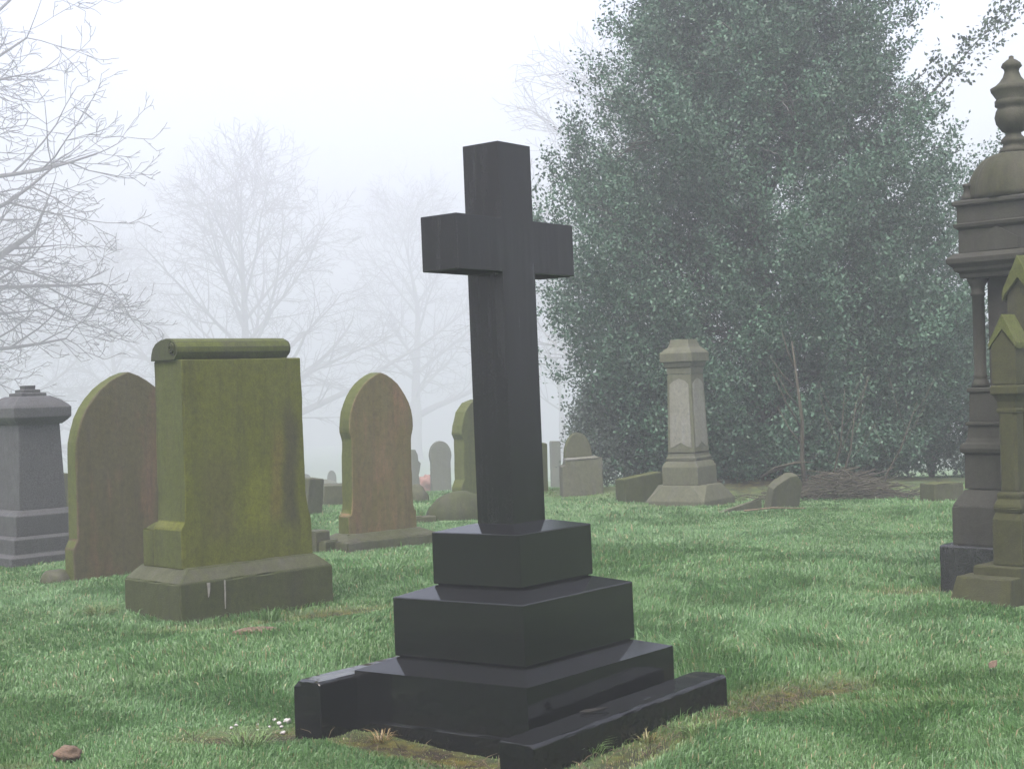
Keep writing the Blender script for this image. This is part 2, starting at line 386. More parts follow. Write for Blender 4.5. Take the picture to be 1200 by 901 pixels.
# ------------------------------------------------------------------ black granite cross memorial
S = .74
mem_loc = Vector((-.016, 7.03, EYE - 1.037)); YAW = .915
mem = empty('cross_memorial', mem_loc, YAW, -.01, -.011)
tag(mem, 'tall black granite cross standing on three sloping granite steps', 'cross memorial')
steps = [('upper_step', .375, .341, .118, .505, .545, .20, .175), ('middle_step', .577, .503, -.305, .122, .180, .375, .341), ('lower_step', .775, .661, -.78, -.305, -.243, .577, .503)]
for nm, pu, pv, z0, z1, z2, iu, iv in steps:
    b = MB(); k = 1.0
    vs = []
    rc = nm != 'lower_step'
    for (a, c, z) in ((pu - .02 * rc, pv - .02 * rc, z0 + .025 * rc), (pu - .02 * rc, pv - .02 * rc, z0 + .068 * rc), (pu, pv, z0 + .07 * rc), (pu, pv, z1), (iu - .012, iv - .012, z2)):
        vs += [(-a * S, -c * S, z * S), (a * S, -c * S, z * S), (a * S, c * S, z * S), (-a * S, c * S, z * S)]
    fs = [(3, 2, 1, 0), (16, 17, 18, 19)]
    for i in range(4):
        for q in range(4): A = 4 * i + q; B = 4 * i + (q + 1) % 4; fs.append((A, B, B + 4, A + 4))
    b.add(vs, fs); b.build(nm, M['black'], mem, .004, 2)
b = MB(); b.box(-.80 * S, .80 * S, -.686 * S, .686 * S, -.85 * S, -.60 * S); b.build('footing', M['black'], mem, .006, 2, .004, .06)
su, sv, La, a0, a1, zt = .166 * S, .14 * S, .594 * S, 2.091 * S, 2.424 * S, 2.896 * S
b = MB(); b.extrude([(-su, .50 * S), (su, .50 * S), (su, a0), (La, a0), (La, a1), (su, a1), (su, zt), (-su, zt), (-su, a1), (-La, a1), (-La, a0), (-su, a0)], -sv, sv, 0, 0)
for i, f in enumerate(b.f):
    if all(abs(b.v[k][2] - a0) < 1e-6 for k in f): b.m[i] = 1
b.build('cross', [M['black_streaked'], M['unpolished']], mem, .004, 2)

# grave kerbs lying either side of the memorial
def kerb(name, label, near_front, ang, length, width, h0, h1, sink, tilt, cham, rough):
    o = MB()
    b = o
    pts = [(0, -sink), (width, -sink), (width, h0 - cham), (width - cham * .8, h0), (0.012, h0), (0, h0 - .012)]
    # local x along the kerb, y across (0 = front), z up
    b.extrude([(p[0], p[1]) for p in pts], 0, length, 0, 0, axis='x')
    ob = b.build(name, [M['black'], M['black_rough']], None, .004, 2, rough, .05, 14)
    place(ob, near_front, ang, 0, 0)
    ob.rotation_euler.rotate(Matrix.Rotation(0, 3, 'X')) if False else None
    ob.matrix_world = ob.matrix_world @ Matrix.Rotation(-tilt, 4, 'Y')
    tag(ob, label, 'kerb', 'granite grave kerbs')
    return ob
kerb('granite_kerb', 'low black granite kerb with a chipped edge, lying in front of the steps', Vector((.042, 5.93, 0)), .89, 1.455, .175, .088, .13, .12, .026, .006, .0035)
kerb('granite_kerb', 'taller black granite kerb sticking out behind the left corner of the steps', Vector((-.884, 6.68, -.02)), .915, 1.7, .165, .235, .2, .15, .0, .03, .0016)

# ------------------------------------------------------------------ scroll topped headstone
def corner_root(name, corner, yaw, W, t, lean_x=0, lean_y=0):
    """Empty at the base centre of a W x t block whose near corner (front left) is given."""
    u = Vector((math.cos(yaw), math.sin(yaw), 0)); v = Vector((-math.sin(yaw), math.cos(yaw), 0))
    c = Vector(corner) + u * W / 2 + v * t / 2
    return empty(name, c, yaw, lean_x, lean_y)

Y2 = R(44)
hs = corner_root('scroll_headstone', (-2.18, 9.79, 0), Y2, 1.23, .70, 0, -.004)
tag(hs, 'big green mossy headstone with a rolled scroll top on a broad plinth', 'headstone', 'old headstones')
b = MB()
b.stack([(.615, -.2), (.615, .272), (.51, .362)], 0, .70 / 1.23)
for i, f in enumerate(b.f):
    if min(b.v[k][2] for k in f) > .25: b.m[i] = 1
b.build('plinth', [M['green_dark'], M['slate']], hs, .010, 2, .004, .07, 8)
b = MB()
# front outline with flared foot
fw = .49
W2 = fw + .035
b.box(-W2 + .002, W2 - .002, .102, .245, .355, .60, 1); b.frustum(-W2 + .002, W2 - .002, .102, .245, .6002, -fw - .0, fw + .0, .101, .14, .65, 1)
out = [(-W2, .357), (W2, .357), (W2, .60), (fw + .022, .645), (fw + .004, .72), (fw - .006, .80), (fw - .012, 1.728), (-fw + .012, 1.728), (-fw + .006, .80), (-fw - .002, .66), (-W2 + .006, .625), (-W2, .61)]
b.extrude(out, -.245, .10, 0, [0, 0, 0, 0, 0, 0, 1, 1, 1, 0, 0, 1])
b.build('die', [M['green_stained'], M['green_side']], hs, .006, 2, .003, .09, 6)
for x0, w_, za, zb_ in ((-.40, .012, .17, .264), (-.275, .005, .08, .268)):
    b = MB(); b.extrude([(x0 - w_ * .3, za), (x0 + w_ * .2, za + .01), (x0 + w_ * .8, (za + zb_) / 2), (x0 + w_, zb_), (x0 - w_, zb_), (x0 - w_ * .5, (za + zb_) / 2)], -.357, -.346, 0, 0); b.build('lime_streak', M['lime'], hs)
# scroll: a curled top, profile across the stone
pr = []
for k in range(15):
    t = math.pi * k / 14; pr.append((-.165 + -.068 * math.cos(math.pi - t) * -1, 0))
prof = [(.105, 1.7285), (.098, 1.77), (.078, 1.812), (.04, 1.843), (-.02, 1.864), (-.09, 1.873), (-.165, 1.868), (-.205, 1.848), (-.226, 1.81), (-.224, 1.775), (-.205, 1.745), (-.19, 1.7285)]
b = MB(); b.extrude(prof, -fw - .01, fw - .09, 0, 1, axis='x'); sc = b.build('scroll', [M['green_dark'], M['green']], hs, .005, 2)
for p in sc.data.polygons: p.use_smooth = abs(p.normal.x) < .5
b = MB()
for r0, x0 in ((.046, .0), (.030, .008), (.016, .014)):
    ring = [(-fw - .011 - x0, -.168 + r0 * math.cos(q), 1.808 + r0 * math.sin(q)) for q in np.linspace(0, 2 * math.pi, 17)]
    b.tube(ring, [.006] * 17, 6)
b.build('volute', M['green_dark'], hs)
ends = [(fw - .09, -.16, 1.80), (fw - .072, -.16, 1.80), (fw - .06, -.16, 1.80)]
b = MB(); b.tube(ends, [.064, .056, .02], 16); b.build('scroll_end', M['green_dark'], hs)

# ------------------------------------------------------------------ gothic headstones
def pointed(W, spring, apex, n=9, flat=False):
    """Two-centred pointed arch from (-W/2,spring) over (0,apex) to (W/2,spring)."""
    h = apex - spring; hw = W / 2
    r = (h * h + hw * hw) / (2 * hw)
    cx = hw - r
    pts = []
    a1 = math.atan2(h, -cx)
    for k in range(n + 1):
        a = a1 * k / n; pts.append((cx + r * math.cos(a), spring + r * math.sin(a)))
    return pts   # right side, bottom to top

def headstone(name, outline, t, mats, root, em=None, bevel=.012, rough=.003, cut=.09, z0=0):
    b = MB(); b.extrude(outline, -t / 2, t / 2, 0, 1 if em is None else em); return b.build(name, mats, root, bevel, 2, rough, cut, 7)

# left, behind the scroll stone
la = corner_root('pointed_headstone', (-3.55, 12.3, tz(-3.3, 12.6)), R(45.5), 1.04, .15, 0, -.005)
tag(la, 'brown pointed headstone with a green left edge, half behind the scroll topped stone', 'headstone', 'old headstones')
rt = pointed(1.02, 1.02, 1.70 - la.location.z)
out = [(-.56, -.25), (.56, -.25), (.56, .26), (.52, .33)] + rt + [(-x, z) for x, z in rt[::-1][1:]] + [(-.52, .33), (-.56, .26)]
headstone('slab', out, .15, [M['brown_dark'], M['algae']], la)
# middle, with shoulders and plinth
cg = Vector((-1.577, 14.3, tz(-1.2, 14.7)))
ga = corner_root('shouldered_headstone', (cg.x, cg.y, cg.z), R(45), .853, .16, 0, .012)
tag(ga, 'brown pointed headstone with notched shoulders, on a long plinth left of the cross', 'headstone', 'old headstones')
gz = ga.location.z
rt = pointed(.80, 1.13 - gz, 1.655 - gz)
H = lambda z: z - gz
out = [(-.425, H(.10)), (.425, H(.10)), (.425, H(.30)), (.40, H(.315)), (.385, H(.36)), (.378, H(.44)), (.372, H(1.00)), (.376, H(1.03)), (.398, H(1.09))] + rt
out = out + [(-x, z) for x, z in out[::-1] if z > H(.12) and abs(x) > 1e-6 and not (abs(x) < 1e-3)]
# drop the duplicate apex
o2 = []
for p in out:
    if not o2 or (abs(p[0] - o2[-1][0]) + abs(p[1] - o2[-1][1])) > 1e-4: o2.append(p)
headstone('slab', o2, .16, [M['brown'], M['algae']], ga, bevel=.010)
b = MB(); b.frustum(-.60, .60, -.27, .25, -.2, -.58, .58, -.25, .23, H(.075)); b.frustum(-.57, .57, -.24, .22, H(.0755), -.45, .45, -.10, .10, H(.135)); b.build('plinth', M['slate'], ga, .012, 2, .006, .07, 8)

# ------------------------------------------------------------------ grey granite pedestal at the far left
lp = corner_root('granite_pedestal', (-4.52, 13.85, tz(-4.5, 14.2)), R(45), .46, .46, 0, .0)
tag(lp, 'grey granite pedestal with a tapering shaft and moulded cap, at the left edge', 'monument')
z0 = lp.location.z
Z = lambda y: 1.5 + 14.1 * (.0097 + (450.5 - y) / FPX) - z0
b = MB(); b.stack([(.42, -.2), (.42, Z(648)), (.36, Z(645)), (.36, Z(628)), (.33, Z(625))]); b.build('step', M['grey'], lp, .008)
b = MB(); b.stack([(.315, Z(625.5)), (.315, Z(602)), (.285, Z(598)), (.25, Z(596))]); b.build('base_block', M['grey'], lp, .008)
b = MB(); b.stack([(.235, Z(596.5)), (.205, Z(497))]); b.build('shaft', M['grey'], lp, .006)
b = MB(); b.stack([(.222, Z(497.5)), (.26, Z(493)), (.285, Z(489)), (.287, Z(478)), (.27, Z(475)), (.225, Z(470)), (.175, Z(466)), (.15, Z(464.5))]); b.build('cap', M['grey'], lp, .006)
b = MB(); b.stack([(.125, Z(465.3)), (.125, Z(461)), (.085, Z(460.5)), (.085, Z(457)), (.05, Z(456.5)), (.055, Z(452))]); b.build('finial', M['grey'], lp, .006)

# ------------------------------------------------------------------ pale pedestal beside the holly
pc = at(826, 603, 18.0)
pp = corner_root('inscribed_pedestal', (pc.x, pc.y, tz(pc.x, pc.y)), R(55), .80, .80, 0, -.014)
tag(pp, 'pale stone pedestal with a worn inscription panel and flared cap, in front of the holly', 'monument')
z0 = pp.location.z
Z = lambda y: 1.5 + 18.35 * (-.0036 + (450.5 - y) / FPX) - z0
b = MB()
zb, zm, zt2 = Z(593), Z(586), Z(568)
h, q, c = .40, .33, .135
vs = [(-h, -h, -.2), (h, -h, -.2), (h, h, -.2), (-h, h, -.2), (-h, -h, zm), (h, -h, zm), (h, h, zm), (-h, h, zm)]
top = [(-q + c, -q), (q - c, -q), (q, -q + c), (q, q - c), (q - c, q), (-q + c, q), (-q, q - c), (-q, -q + c)]
vs += [(x, y, zt2) for x, y in top]
fs = [(3, 2, 1, 0), (0, 1, 5, 4), (1, 2, 6, 5), (2, 3, 7, 6), (3, 0, 4, 7), (8, 9, 10, 11, 12, 13, 14, 15),
      (4, 5, 9, 8), (5, 10, 9), (5, 6, 11, 10), (6, 12, 11), (6, 7, 13, 12), (7, 14, 13), (7, 4, 15, 14), (4, 8, 15)]
b.add(vs, fs); b.build('plinth', M['buff'], pp, .008, 2, .003, .1)
b = MB(); b.stack([(.245, zt2 + .001), (.245, Z(547)), (.225, Z(543)), (.21, Z(540))]); b.build('base_block', M['buff'], pp, .008)
b = MB(); b.stack([(.20, Z(539.5)), (.205, Z(536)), (.19, Z(535)), (.185, Z(531)), (.193, Z(530.5))]); b.build('moulding', M['buff'], pp, .004)
b = MB(); b.stack([(.184, Z(530)), (.162, Z(438))]); b.build('shaft', M['buff'], pp, .008)
b = MB()
pts = [(-.145, Z(524)), (-.09, Z(523)), (0, Z(518)), (.09, Z(523)), (.145, Z(524)), (.13, Z(450)), (.08, Z(446)), (0, Z(443)), (-.08, Z(446)), (-.13, Z(450))]
def lean_y(z): return -(.184 + (.162 - .184) * (z - Z(530)) / (Z(438) - Z(530)))
n = len(pts)
b.add([(x, lean_y(z) - .006, z) for x, z in pts] + [(x, lean_y(z) + .02, z) for x, z in pts], [tuple(range(n)), tuple(range(2 * n - 1, n - 1, -1))] + [((i + 1) % n, i, i + n, (i + 1) % n + n) for i in range(n)])
b.add([(-(.006) + lean_y(z), x, z) for x, z in pts] + [(.02 + lean_y(z), x, z) for x, z in pts], [tuple(range(n)), tuple(range(2 * n - 1, n - 1, -1))] + [((i + 1) % n, i, i + n, (i + 1) % n + n) for i in range(n)])
b.build('inscription_panel', M['panel'], pp)
b = MB(); b.stack([(.165, Z(437.5)), (.165, Z(430)), (.18, Z(429.5)), (.195, Z(424)), (.222, Z(423)), (.222, Z(413)), (.19, Z(409.5)), (.150, Z(406)), (.132, Z(402)), (.120, Z(397))]); b.build('cap', M['buff'], pp, .006)

# ------------------------------------------------------------------ domed canopy monument at the right edge
mcx, mcy = 3.49, 10.42
mo = empty('domed_monument', Vector((mcx, mcy, tz(mcx, mcy))), R(45), 0, 0)
tag(mo, 'tall sooty stone monument with corner columns, ribbed dome and urn, at the right edge', 'monument')
z0 = mo.location.z
Z = lambda y: 1.41 + .005826 * (450.5 - y) - z0
k2 = .7071
b = MB(); b.stack([(.42, -.25), (.42, Z(639) - .002), (.40, Z(638))]); b.build('base', M['dark_base'], mo, .008, 2, .003, .08)
b = MB(); b.stack([(.355, Z(638.5)), (.355, Z(594)), (.30, Z(577)), (.29, Z(574))]); b.build('plinth', M['sooty'], mo, .01, 2, .004, .08)
b = MB(); b.stack([(.288, Z(573.5)), (.283, Z(533)), (.305, Z(531)), (.31, Z(526)), (.30, Z(521)), (.28, Z(519)), (.27, Z(514)), (.262, Z(500)), (.278, Z(499)), (.278, Z(496)), (.262, Z(495))]); b.build('pedestal', M['sooty'], mo, .005)
b = MB(); b.stack([(.258, Z(494.8)), (.252, Z(461)), (.265, Z(460)), (.265, Z(456)), (.255, Z(455))]); b.build('upper_pedestal', M['sooty'], mo, .004)
b = MB(); b.box(-.15, .15, -.15, .15, Z(454.8), Z(326)); b.build('shaft', M['sooty'], mo, .006)
for sx in (-1, 1):
    for sy in (-1, 1):
        cx, cy = sx * .195, sy * .195
        b = MB()
        b.lathe([(.062, Z(454.8)), (.062, Z(451)), (.05, Z(447)), (.043, Z(444)), (.05, Z(441.5)), (.042, Z(440)), (.042, Z(348)), (.05, Z(347)), (.05, Z(344)), (.044, Z(343)), (.05, Z(336)), (.07, Z(330)), (.075, Z(326.5))], 14, 0, cx, cy)
        b.build('column', M['sooty'], mo)
b = MB(); b.stack([(.28, Z(326.3)), (.285, Z(321)), (.31, Z(318)), (.315, Z(314)), (.345, Z(309)), (.348, Z(303)), (.32, Z(299)), (.30, Z(297))]); b.build('cornice', M['sooty'], mo, .004)
b = MB(); b.stack([(.285, Z(296.8)), (.282, Z(270)), (.305, Z(267)), (.31, Z(263)), (.288, Z(262)), (.288, Z(243)), (.312, Z(241)), (.312, Z(237)), (.29, Z(235))])
b.build('attic', M['sooty'], mo, .004)
for axis_ in (0, 1):
    b = MB()
    pts = [(-.16, Z(296)), (.16, Z(296)), (.16, Z(284)), (0, Z(268.5)), (-.16, Z(284))]
    n = len(pts); F = (lambda x, z, y: (x, y, z)) if axis_ else (lambda x, z, y: (y, x, z))
    b.add([F(x, z, -.294) for x, z in pts] + [F(x, z, -.27) for x, z in pts], [tuple(range(n)), tuple(range(2 * n - 1, n - 1, -1))] + [((i + 1) % n, i, i + n, (i + 1) % n + n) for i in range(n)])
    b.build('gable_panel', M['sooty'], mo)
for sx in (-1, 1):
    for sy in (-1, 1):
        b = MB(); b.lathe([(.045, Z(234.8)), (.04, Z(230)), (.024, Z(227)), (.02, Z(220)), (.028, Z(219)), (.028, Z(216)), (.012, Z(215))], 10, 0, sx * .235, sy * .235); b.build('corner_finial', M['sooty'], mo)
b = MB()
dp = [(.275 * math.cos(a) ** .8 + .04, Z(234.7) + (Z(180) - Z(234.7)) * math.sin(a)) for a in np.linspace(0, math.pi / 2 * .97, 14)]
b.lathe(dp, 64, 0, lobes=16, lamp=.07); b.build('dome', M['dome'], mo)
b = MB(); b.lathe([(.10, Z(181)), (.095, Z(176)), (.075, Z(174)), (.07, Z(170)), (.085, Z(168)), (.08, Z(164)), (.055, Z(160)), (.05, Z(157)), (.075, Z(155)), (.112, Z(146)), (.122, Z(138)), (.112, Z(131)), (.10, Z(127)), (.118, Z(125)), (.118, Z(119)), (.105, Z(117)), (.14, Z(108)), (.145, Z(104)), (.11, Z(101)), (.085, Z(97)), (.06, Z(91)), (.048, Z(85)), (.052, Z(82)), (.07, Z(79)), (.06, Z(75)), (.03, Z(71)), (.018, Z(70)), (.016, Z(67)), (.005, Z(66))], 22)
b.build('urn', M['dome'], mo)

# ------------------------------------------------------------------ green gothic headstone with pinnacles
gp0 = Vector((2.86, 10.02, tz(3.2, 10.0)))
gu = Vector((math.cos(R(45)), math.sin(R(45)), 0)); gvv = Vector((-gu.y, gu.x, 0))
# pillar centre: photo column x about 1178 at depth ~9.75
pcn = at(1190, 660, 9.78)
go = empty('pinnacled_headstone', Vector((pcn.x, pcn.y, tz(pcn.x, pcn.y))), R(45), 0, .0); go.scale = (.86, .86, 1)
tag(go, 'green mossy gothic headstone with gabled pinnacle pillars, cut off by the right edge', 'headstone', 'old headstones')
z0 = go.location.z
Z = lambda y: 1.404 + .005494 * (450.5 - y) - z0
def pinnacle(cx, name='pinnacle', dz=0):
    b = MB(); b.stack([(.118, Z(661) + dz), (.118, Z(608)), (.10, Z(600)), (.104, Z(598)), (.112, Z(594)), (.104, Z(590)), (.084, Z(584)), (.09, Z(580)), (.088, Z(577)), (.072, Z(575.5))], 0, 1, cx); b.build('pillar_base', M['lichen_grey'], go, .006, 2, .003, .06)
    b = MB()
    c = .018; h = .070
    oct_ = [(-h + c, -h), (h - c, -h), (h, -h + c), (h, h - c), (h - c, h), (-h + c, h), (-h, h - c), (-h, -h + c)]
    vs = [(cx + x, y, Z(575)) for x, y in oct_] + [(cx + x, y, Z(484)) for x, y in oct_]
    b.add(vs, [tuple(range(7, -1, -1)), tuple(range(8, 16))] + [(i, (i + 1) % 8, (i + 1) % 8 + 8, i + 8) for i in range(8)]); b.build('pillar_shaft', M['lichen_grey'], go)
    b = MB(); b.stack([(.076, Z(483.5)), (.078, Z(480)), (.070, Z(478)), (.074, Z(470)), (.095, Z(463)), (.108, Z(461)), (.108, Z(453)), (.098, Z(451))], 0, 1, cx); b.build('capital', M['lichen_grey'], go, .004)
    b = MB(); w = .096
    b.extrude([(-w, Z(450.5)), (w, Z(450.5)), (w, Z(405)), (0, Z(386)), (-w, Z(405))], cx - w, cx + w, 0, 0, axis='x'); b.build('gable_block', M['lichen_grey'], go, .006, 2, .003, .05)
    b = MB(); w2 = .112
    # steep roof over the gable, ridge along the stone
    b.extrude([(-w2, Z(409)), (-w2, Z(402)), (0, Z(368)), (w2, Z(402)), (w2, Z(409)), (w, Z(405) + .001), (0, Z(386) + .001), (-w, Z(405) + .001)], cx - w - .012, cx + w + .012, 0, 0, axis='x'); b.build('gable_roof', M['algae'], go, .004)
pinnacle(0)
pinnacle(1.15)
b = MB(); b.extrude([(-.105, Z(661)), (.105, Z(661)), (.105, Z(345)), (0, Z(325)), (-.105, Z(345))], .20, .95, 0, 0, axis='x'); b.build('slab', M['lichen_grey'], go, .006, 2, .003, .09)
b = MB(); b.extrude([(-.13, Z(352)), (-.13, Z(340)), (0, Z(297)), (.13, Z(340)), (.13, Z(352)), (.105, Z(345) + .002), (0, Z(325) + .002), (-.105, Z(345) + .002)], .16, .99, 0, 0, axis='x'); b.build('coping', M['algae'], go, .006, 2, .003, .08)
for xa in (.10, .951):
    b = MB(); b.box(xa, xa + .099, -.07, .07, Z(661), Z(470)); b.build('side_web', M['lichen_grey'], go)
b = MB(); b.box(-.20, 1.35, -.14, .24, -.25, Z(661) - .001); b.frustum(-.46, 1.5, -.139, .40, -.25, -.34, 1.42, -.138, .30, Z(672)); b.build('plinth', M['lichen_grey'], go, .010, 2, .004, .07)

# ------------------------------------------------------------------ lesser stones
def slab_thing(name, label, x, y, wpx, hpx, outline, t, mat, emat=None, yaw=R(45), lean=(0, 0), cat='headstone', grp='old headstones', part=None, lo=5, dist=None):
    """A simple headstone; outline in units of half width / height, sized from the photo at its own depth."""
    g = ground_at(x, y, lo)
    if dist: g = at(x, y, dist); g.z = tz(g.x, g.y)
    d = g.y
    W = wpx / FPX * d / max(.3, abs(math.cos(yaw) - math.sin(yaw) * g.x / g.y)); Hh = hpx / FPX * d
    b = MB(); b.extrude([(px * W / 2, pz * Hh if pz > 0 else -.25) for px, pz in outline], -t / 2, t / 2, 0, 1)
    o = b.build(name, [mat, emat or mat], None, .012, 2, .004, .12, 6)
    place(o, g, yaw, lean[0], lean[1]); tag(o, label, cat, grp)
    return o
rnd = [(math.cos(a), .62 + .38 * math.sin(a)) for a in np.linspace(0, math.pi, 15)]
ROUND = [(-1, 0), (1, 0)] + rnd
KEY = [(-.95, 0), (.95, 0), (.93, .58), (1.02, .68)] + [(1.04 * math.cos(a), .72 + .28 * math.sin(a)) for a in np.linspace(.0, math.pi, 15)] + [(-1.02, .68), (-.93, .58)]
SHOULDER = [(-1.1, 0), (1.1, 0), (1.1, .12), (.95, .2), (.93, .6), (1.05, .66), (1.0, .74), (.8, .88), (.45, .97), (0, 1), (-.45, .97), (-.8, .88), (-1.0, .74), (-1.05, .66), (-.93, .6), (-.95, .2), (-1.1, .12)]
SQUARE = [(-1, 0), (1, 0), (1, .97), (.9, 1), (-.9, 1), (-1, .97)]
URNISH = [(-1, 0), (1, 0), (1, .08), (.75, .16), (.62, .4), (.9, .6), (1, .68), (.6, .74), (.55, .88), (.2, 1), (-.2, 1), (-.55, .88), (-.6, .74), (-1, .68), (-.9, .6), (-.62, .4), (-.75, .16), (-1, .08)]

slab_thing('round_headstone', 'olive shouldered headstone with a rounded head, standing half hidden behind the cross shaft', 560, 583, 44, 115, SHOULDER, .2, M['green'], M['algae'], R(45))
slab_thing('square_headstone', 'narrow upright green edged stone seen just right of the cross shaft', 626, 579, 26, 60, SQUARE, .16, M['green'], M['algae'], R(40))
slab_thing('keyhole_headstone', 'grey misty headstone with a round keyhole head, in the gap between shouldered stone and cross', 517, 577, 24, 60, KEY, .25, M['farstone'], None, R(15), dist=46)
slab_thing('urn_headstone', 'dim grey headstone with a broken stepped outline, just right of the shouldered brown stone', 485, 577, 16, 50, URNISH, .3, M['farstone'], None, R(20), dist=46)
# block headstone with a rounded head
g = ground_at(681, 579); g = at(681, 579, 20.4); g.z = tz(g.x, g.y)
bh = empty('block_headstone', g, R(6), 0, 0)
tag(bh, 'pale stone block with a dark rounded head behind it, left of the holly', 'headstone', 'old headstones')
k = g.y / FPX
b = MB(); b.extrude([(-24 * k, -.2), (24 * k, -.2), (24 * k, 43 * k), (-19 * k, 41 * k), (-20 * k, 36 * k), (-24 * k, 34 * k)], -.18, .10, 0, 0); b.build('block', M['buff'], bh, .012, 2, .004, .1)
b = MB(); b.extrude([(-16 * k, 36 * k), (16 * k, 36 * k)] + [(16 * k * math.cos(a), 44 * k + 28 * k * math.sin(a)) for a in np.linspace(0, math.pi, 15)], .11, .32, 0, 1); b.build('rounded_head', [M['farstone'], M['algae']], bh, .012)
b = MB(); b.extrude([(-19 * k, 41.2 * k), (19 * k, 43 * k), (19 * k, 44.5 * k), (-19 * k, 42.7 * k)], -.19, .105, 0, 0); b.build('ledge', M['panel'], bh, .004)
# fallen slab against the pedestal
def block_thing(name, label, x, y, L_, D_, H_, mat, yaw, lx=0, ly=0, cat='stone block', grp='fallen stones', dz=-.05, rough=.008, lo=5, topm=None):
    g = ground_at(x, y, lo)
    b = MB(); b.frustum(-L_ / 2, L_ / 2, -D_ / 2, D_ / 2, -.15, -L_ / 2 + .01, L_ / 2 - .01, -D_ / 2 + .01, D_ / 2 - .01, H_)
    if topm: b.m[-5] = 1
    o = b.build(name, [mat, topm or mat], None, .012, 2, rough, .07, 6); place(o, g + Vector((0, 0, dz * 0)), yaw, lx, ly); return tag(o, label, cat, grp)
block_thing('tilted_tomb_slab', 'dark thick slab with a mossy top edge, tilted beside the pale pedestal', 752, 588, .62, .22, .34, M['green_dark'], R(30), .05, -.10, topm=M['algae'])
block_thing('fallen_board', 'pale flat slab lying aslant at the foot of the pale pedestal', 868, 601, .55, .05, .10, M['buff'], R(22), .35, -.12)
b = slab_thing('leaning_headstone', 'small dark leaning headstone with a slanting top, half buried by the twig pile', 915, 597, 36, 44, [(-1.0, 0), (1.0, 0), (.9, .8), (.5, 1.0), (.1, .98), (-.7, .72), (-.9, .6)], .14, M['farstone'], None, R(20), (.22, .16))
block_thing('kerb_stone', 'dark square stump of stone just right of the scroll topped stone', 372, 645, .20, .2, .19, M['slate'], R(45))
block_thing('kerb_stone', 'low dark kerb stone running into the plinth of the shouldered stone', 391, 644, .45, .16, .10, M['slate'], R(60))
block_thing('low_stone', 'small flat stone lying in the grass right of the shouldered stone', 497, 611, .28, .2, .06, M['slate'], R(10))
block_thing('low_stone', 'low stone block with a yellow mossy top, left of the domed monument', 1104, 586, .42, .3, .2, M['slate'], R(20), topm=M['algae'])
block_thing('low_stone', 'small dark weathered block in the grass just left of the shouldered stone', 396, 590, .5, .3, .26, M['farstone'], R(25), .05, .06, lo=15)
slab_thing('stepped_headstone', 'dim leaning headstone on a step, peeping out right of the scroll topped stone', 362, 602, 18, 42, SQUARE, .2, M['farstone'], None, R(50), (0, .10))
slab_thing('square_headstone', 'faint grey stone in the mist between the cross and the pale block', 652, 578, 11, 54, SQUARE, .3, M['farstone'], None, R(10), dist=50)
slab_thing('round_headstone', 'grey rounded headstone showing in the gap between granite pedestal and pointed stone', 78, 620, 20, 66, ROUND, .18, M['farstone'], None, R(30))
# far stones lost in the mist
far = [(358, 566, 12, 22, KEY, 'faint keyhole headstone, the leftmost of the two farthest in the mist'), (389, 565, 10, 25, ROUND, 'faint round headed headstone in the far mist touching the shouldered stone'),
       (620, 572, 14, 34, ROUND, 'faint rounded headstone in the mist right behind the cross shaft')]
for x, y, w, h_, ol, lb in far: slab_thing('distant_headstone', lb, x, y, w, h_, ol, .25, M['farstone'], None, R(15), grp='headstones far off in the mist', dist=68)

def boulder(name, label, loc, sx, sy, sz, mat, cat, grp=None, yaw=0, amp=.16, sub=3):
    bm = bmesh.new(); bmesh.ops.create_icosphere(bm, subdivisions=sub, radius=1)
    off = Vector((random.random() * 40, 3, 7))
    for v in bm.verts:
        n = mnoise.noise(v.co * 1.6 + off) * amp * 2 + mnoise.noise(v.co * 4 + off) * amp * .6
        v.co *= 1 + n
        v.co = Vector((v.co.x * sx, v.co.y * sy, v.co.z * sz))
    me = bpy.data.meshes.new(name); bm.to_mesh(me); bm.free(); me.materials.append(mat)
    for p in me.polygons: p.use_smooth = True
    o = bpy.data.objects.new(name, me); COL.objects.link(o); place(o, loc, yaw); return tag(o, label, cat, grp)
g = ground_at(537, 609); boulder('rounded_stone', 'dark rounded slab like a fallen arch top, in the grass left of the cross foot', g + Vector((0, .1, .05)), .36, .14, .27, M['green_dark'], 'stone', 'fallen stones', R(10), .07)
g = at(378, 566, 55); g.z = tz(g.x, g.y); boulder('rounded_stone', 'low grey hump of stone far off in the mist below the two faint headstones', g, .75, .4, .55, M['farstone'], 'stone', 'fallen stones', 0, .06)
g = ground_at(489, 588); boulder('rounded_stone', 'little grey stone leaning on the right side of the shouldered stone', g, .15, .12, .22, M['farstone'], 'stone', 'fallen stones', 0, .08)
g = ground_at(68, 681); boulder('rounded_stone', 'small rounded stone at the foot of the pointed headstone', g, .13, .12, .11, M['slate'], 'stone', 'fallen stones', 0, .1)
g = ground_at(300, 741); boulder('flat_stone', 'flat grey brown stone sunk in the grass before the scroll topped stone', g + Vector((0, 0, .005)), .15, .06, .03, M['clod'], 'stone', 'fallen stones', .15, .06)
g = ground_at(80, 892); boulder('earth_clod', 'brown lump of earth in the grass at the bottom left corner', g + Vector((0, 0, .03)), .055, .04, .032, M['clod'], 'clod', None, .3, .2)
g = at(500, 575, 48); g.z = tz(g.x, g.y)
fl = boulder('flower_wreath', 'faded orange bunch of flowers in the mist beside the keyhole headstone', g + Vector((0, 0, .2)), .26, .2, .32, M['orange'], 'flowers', None, 0, .25)

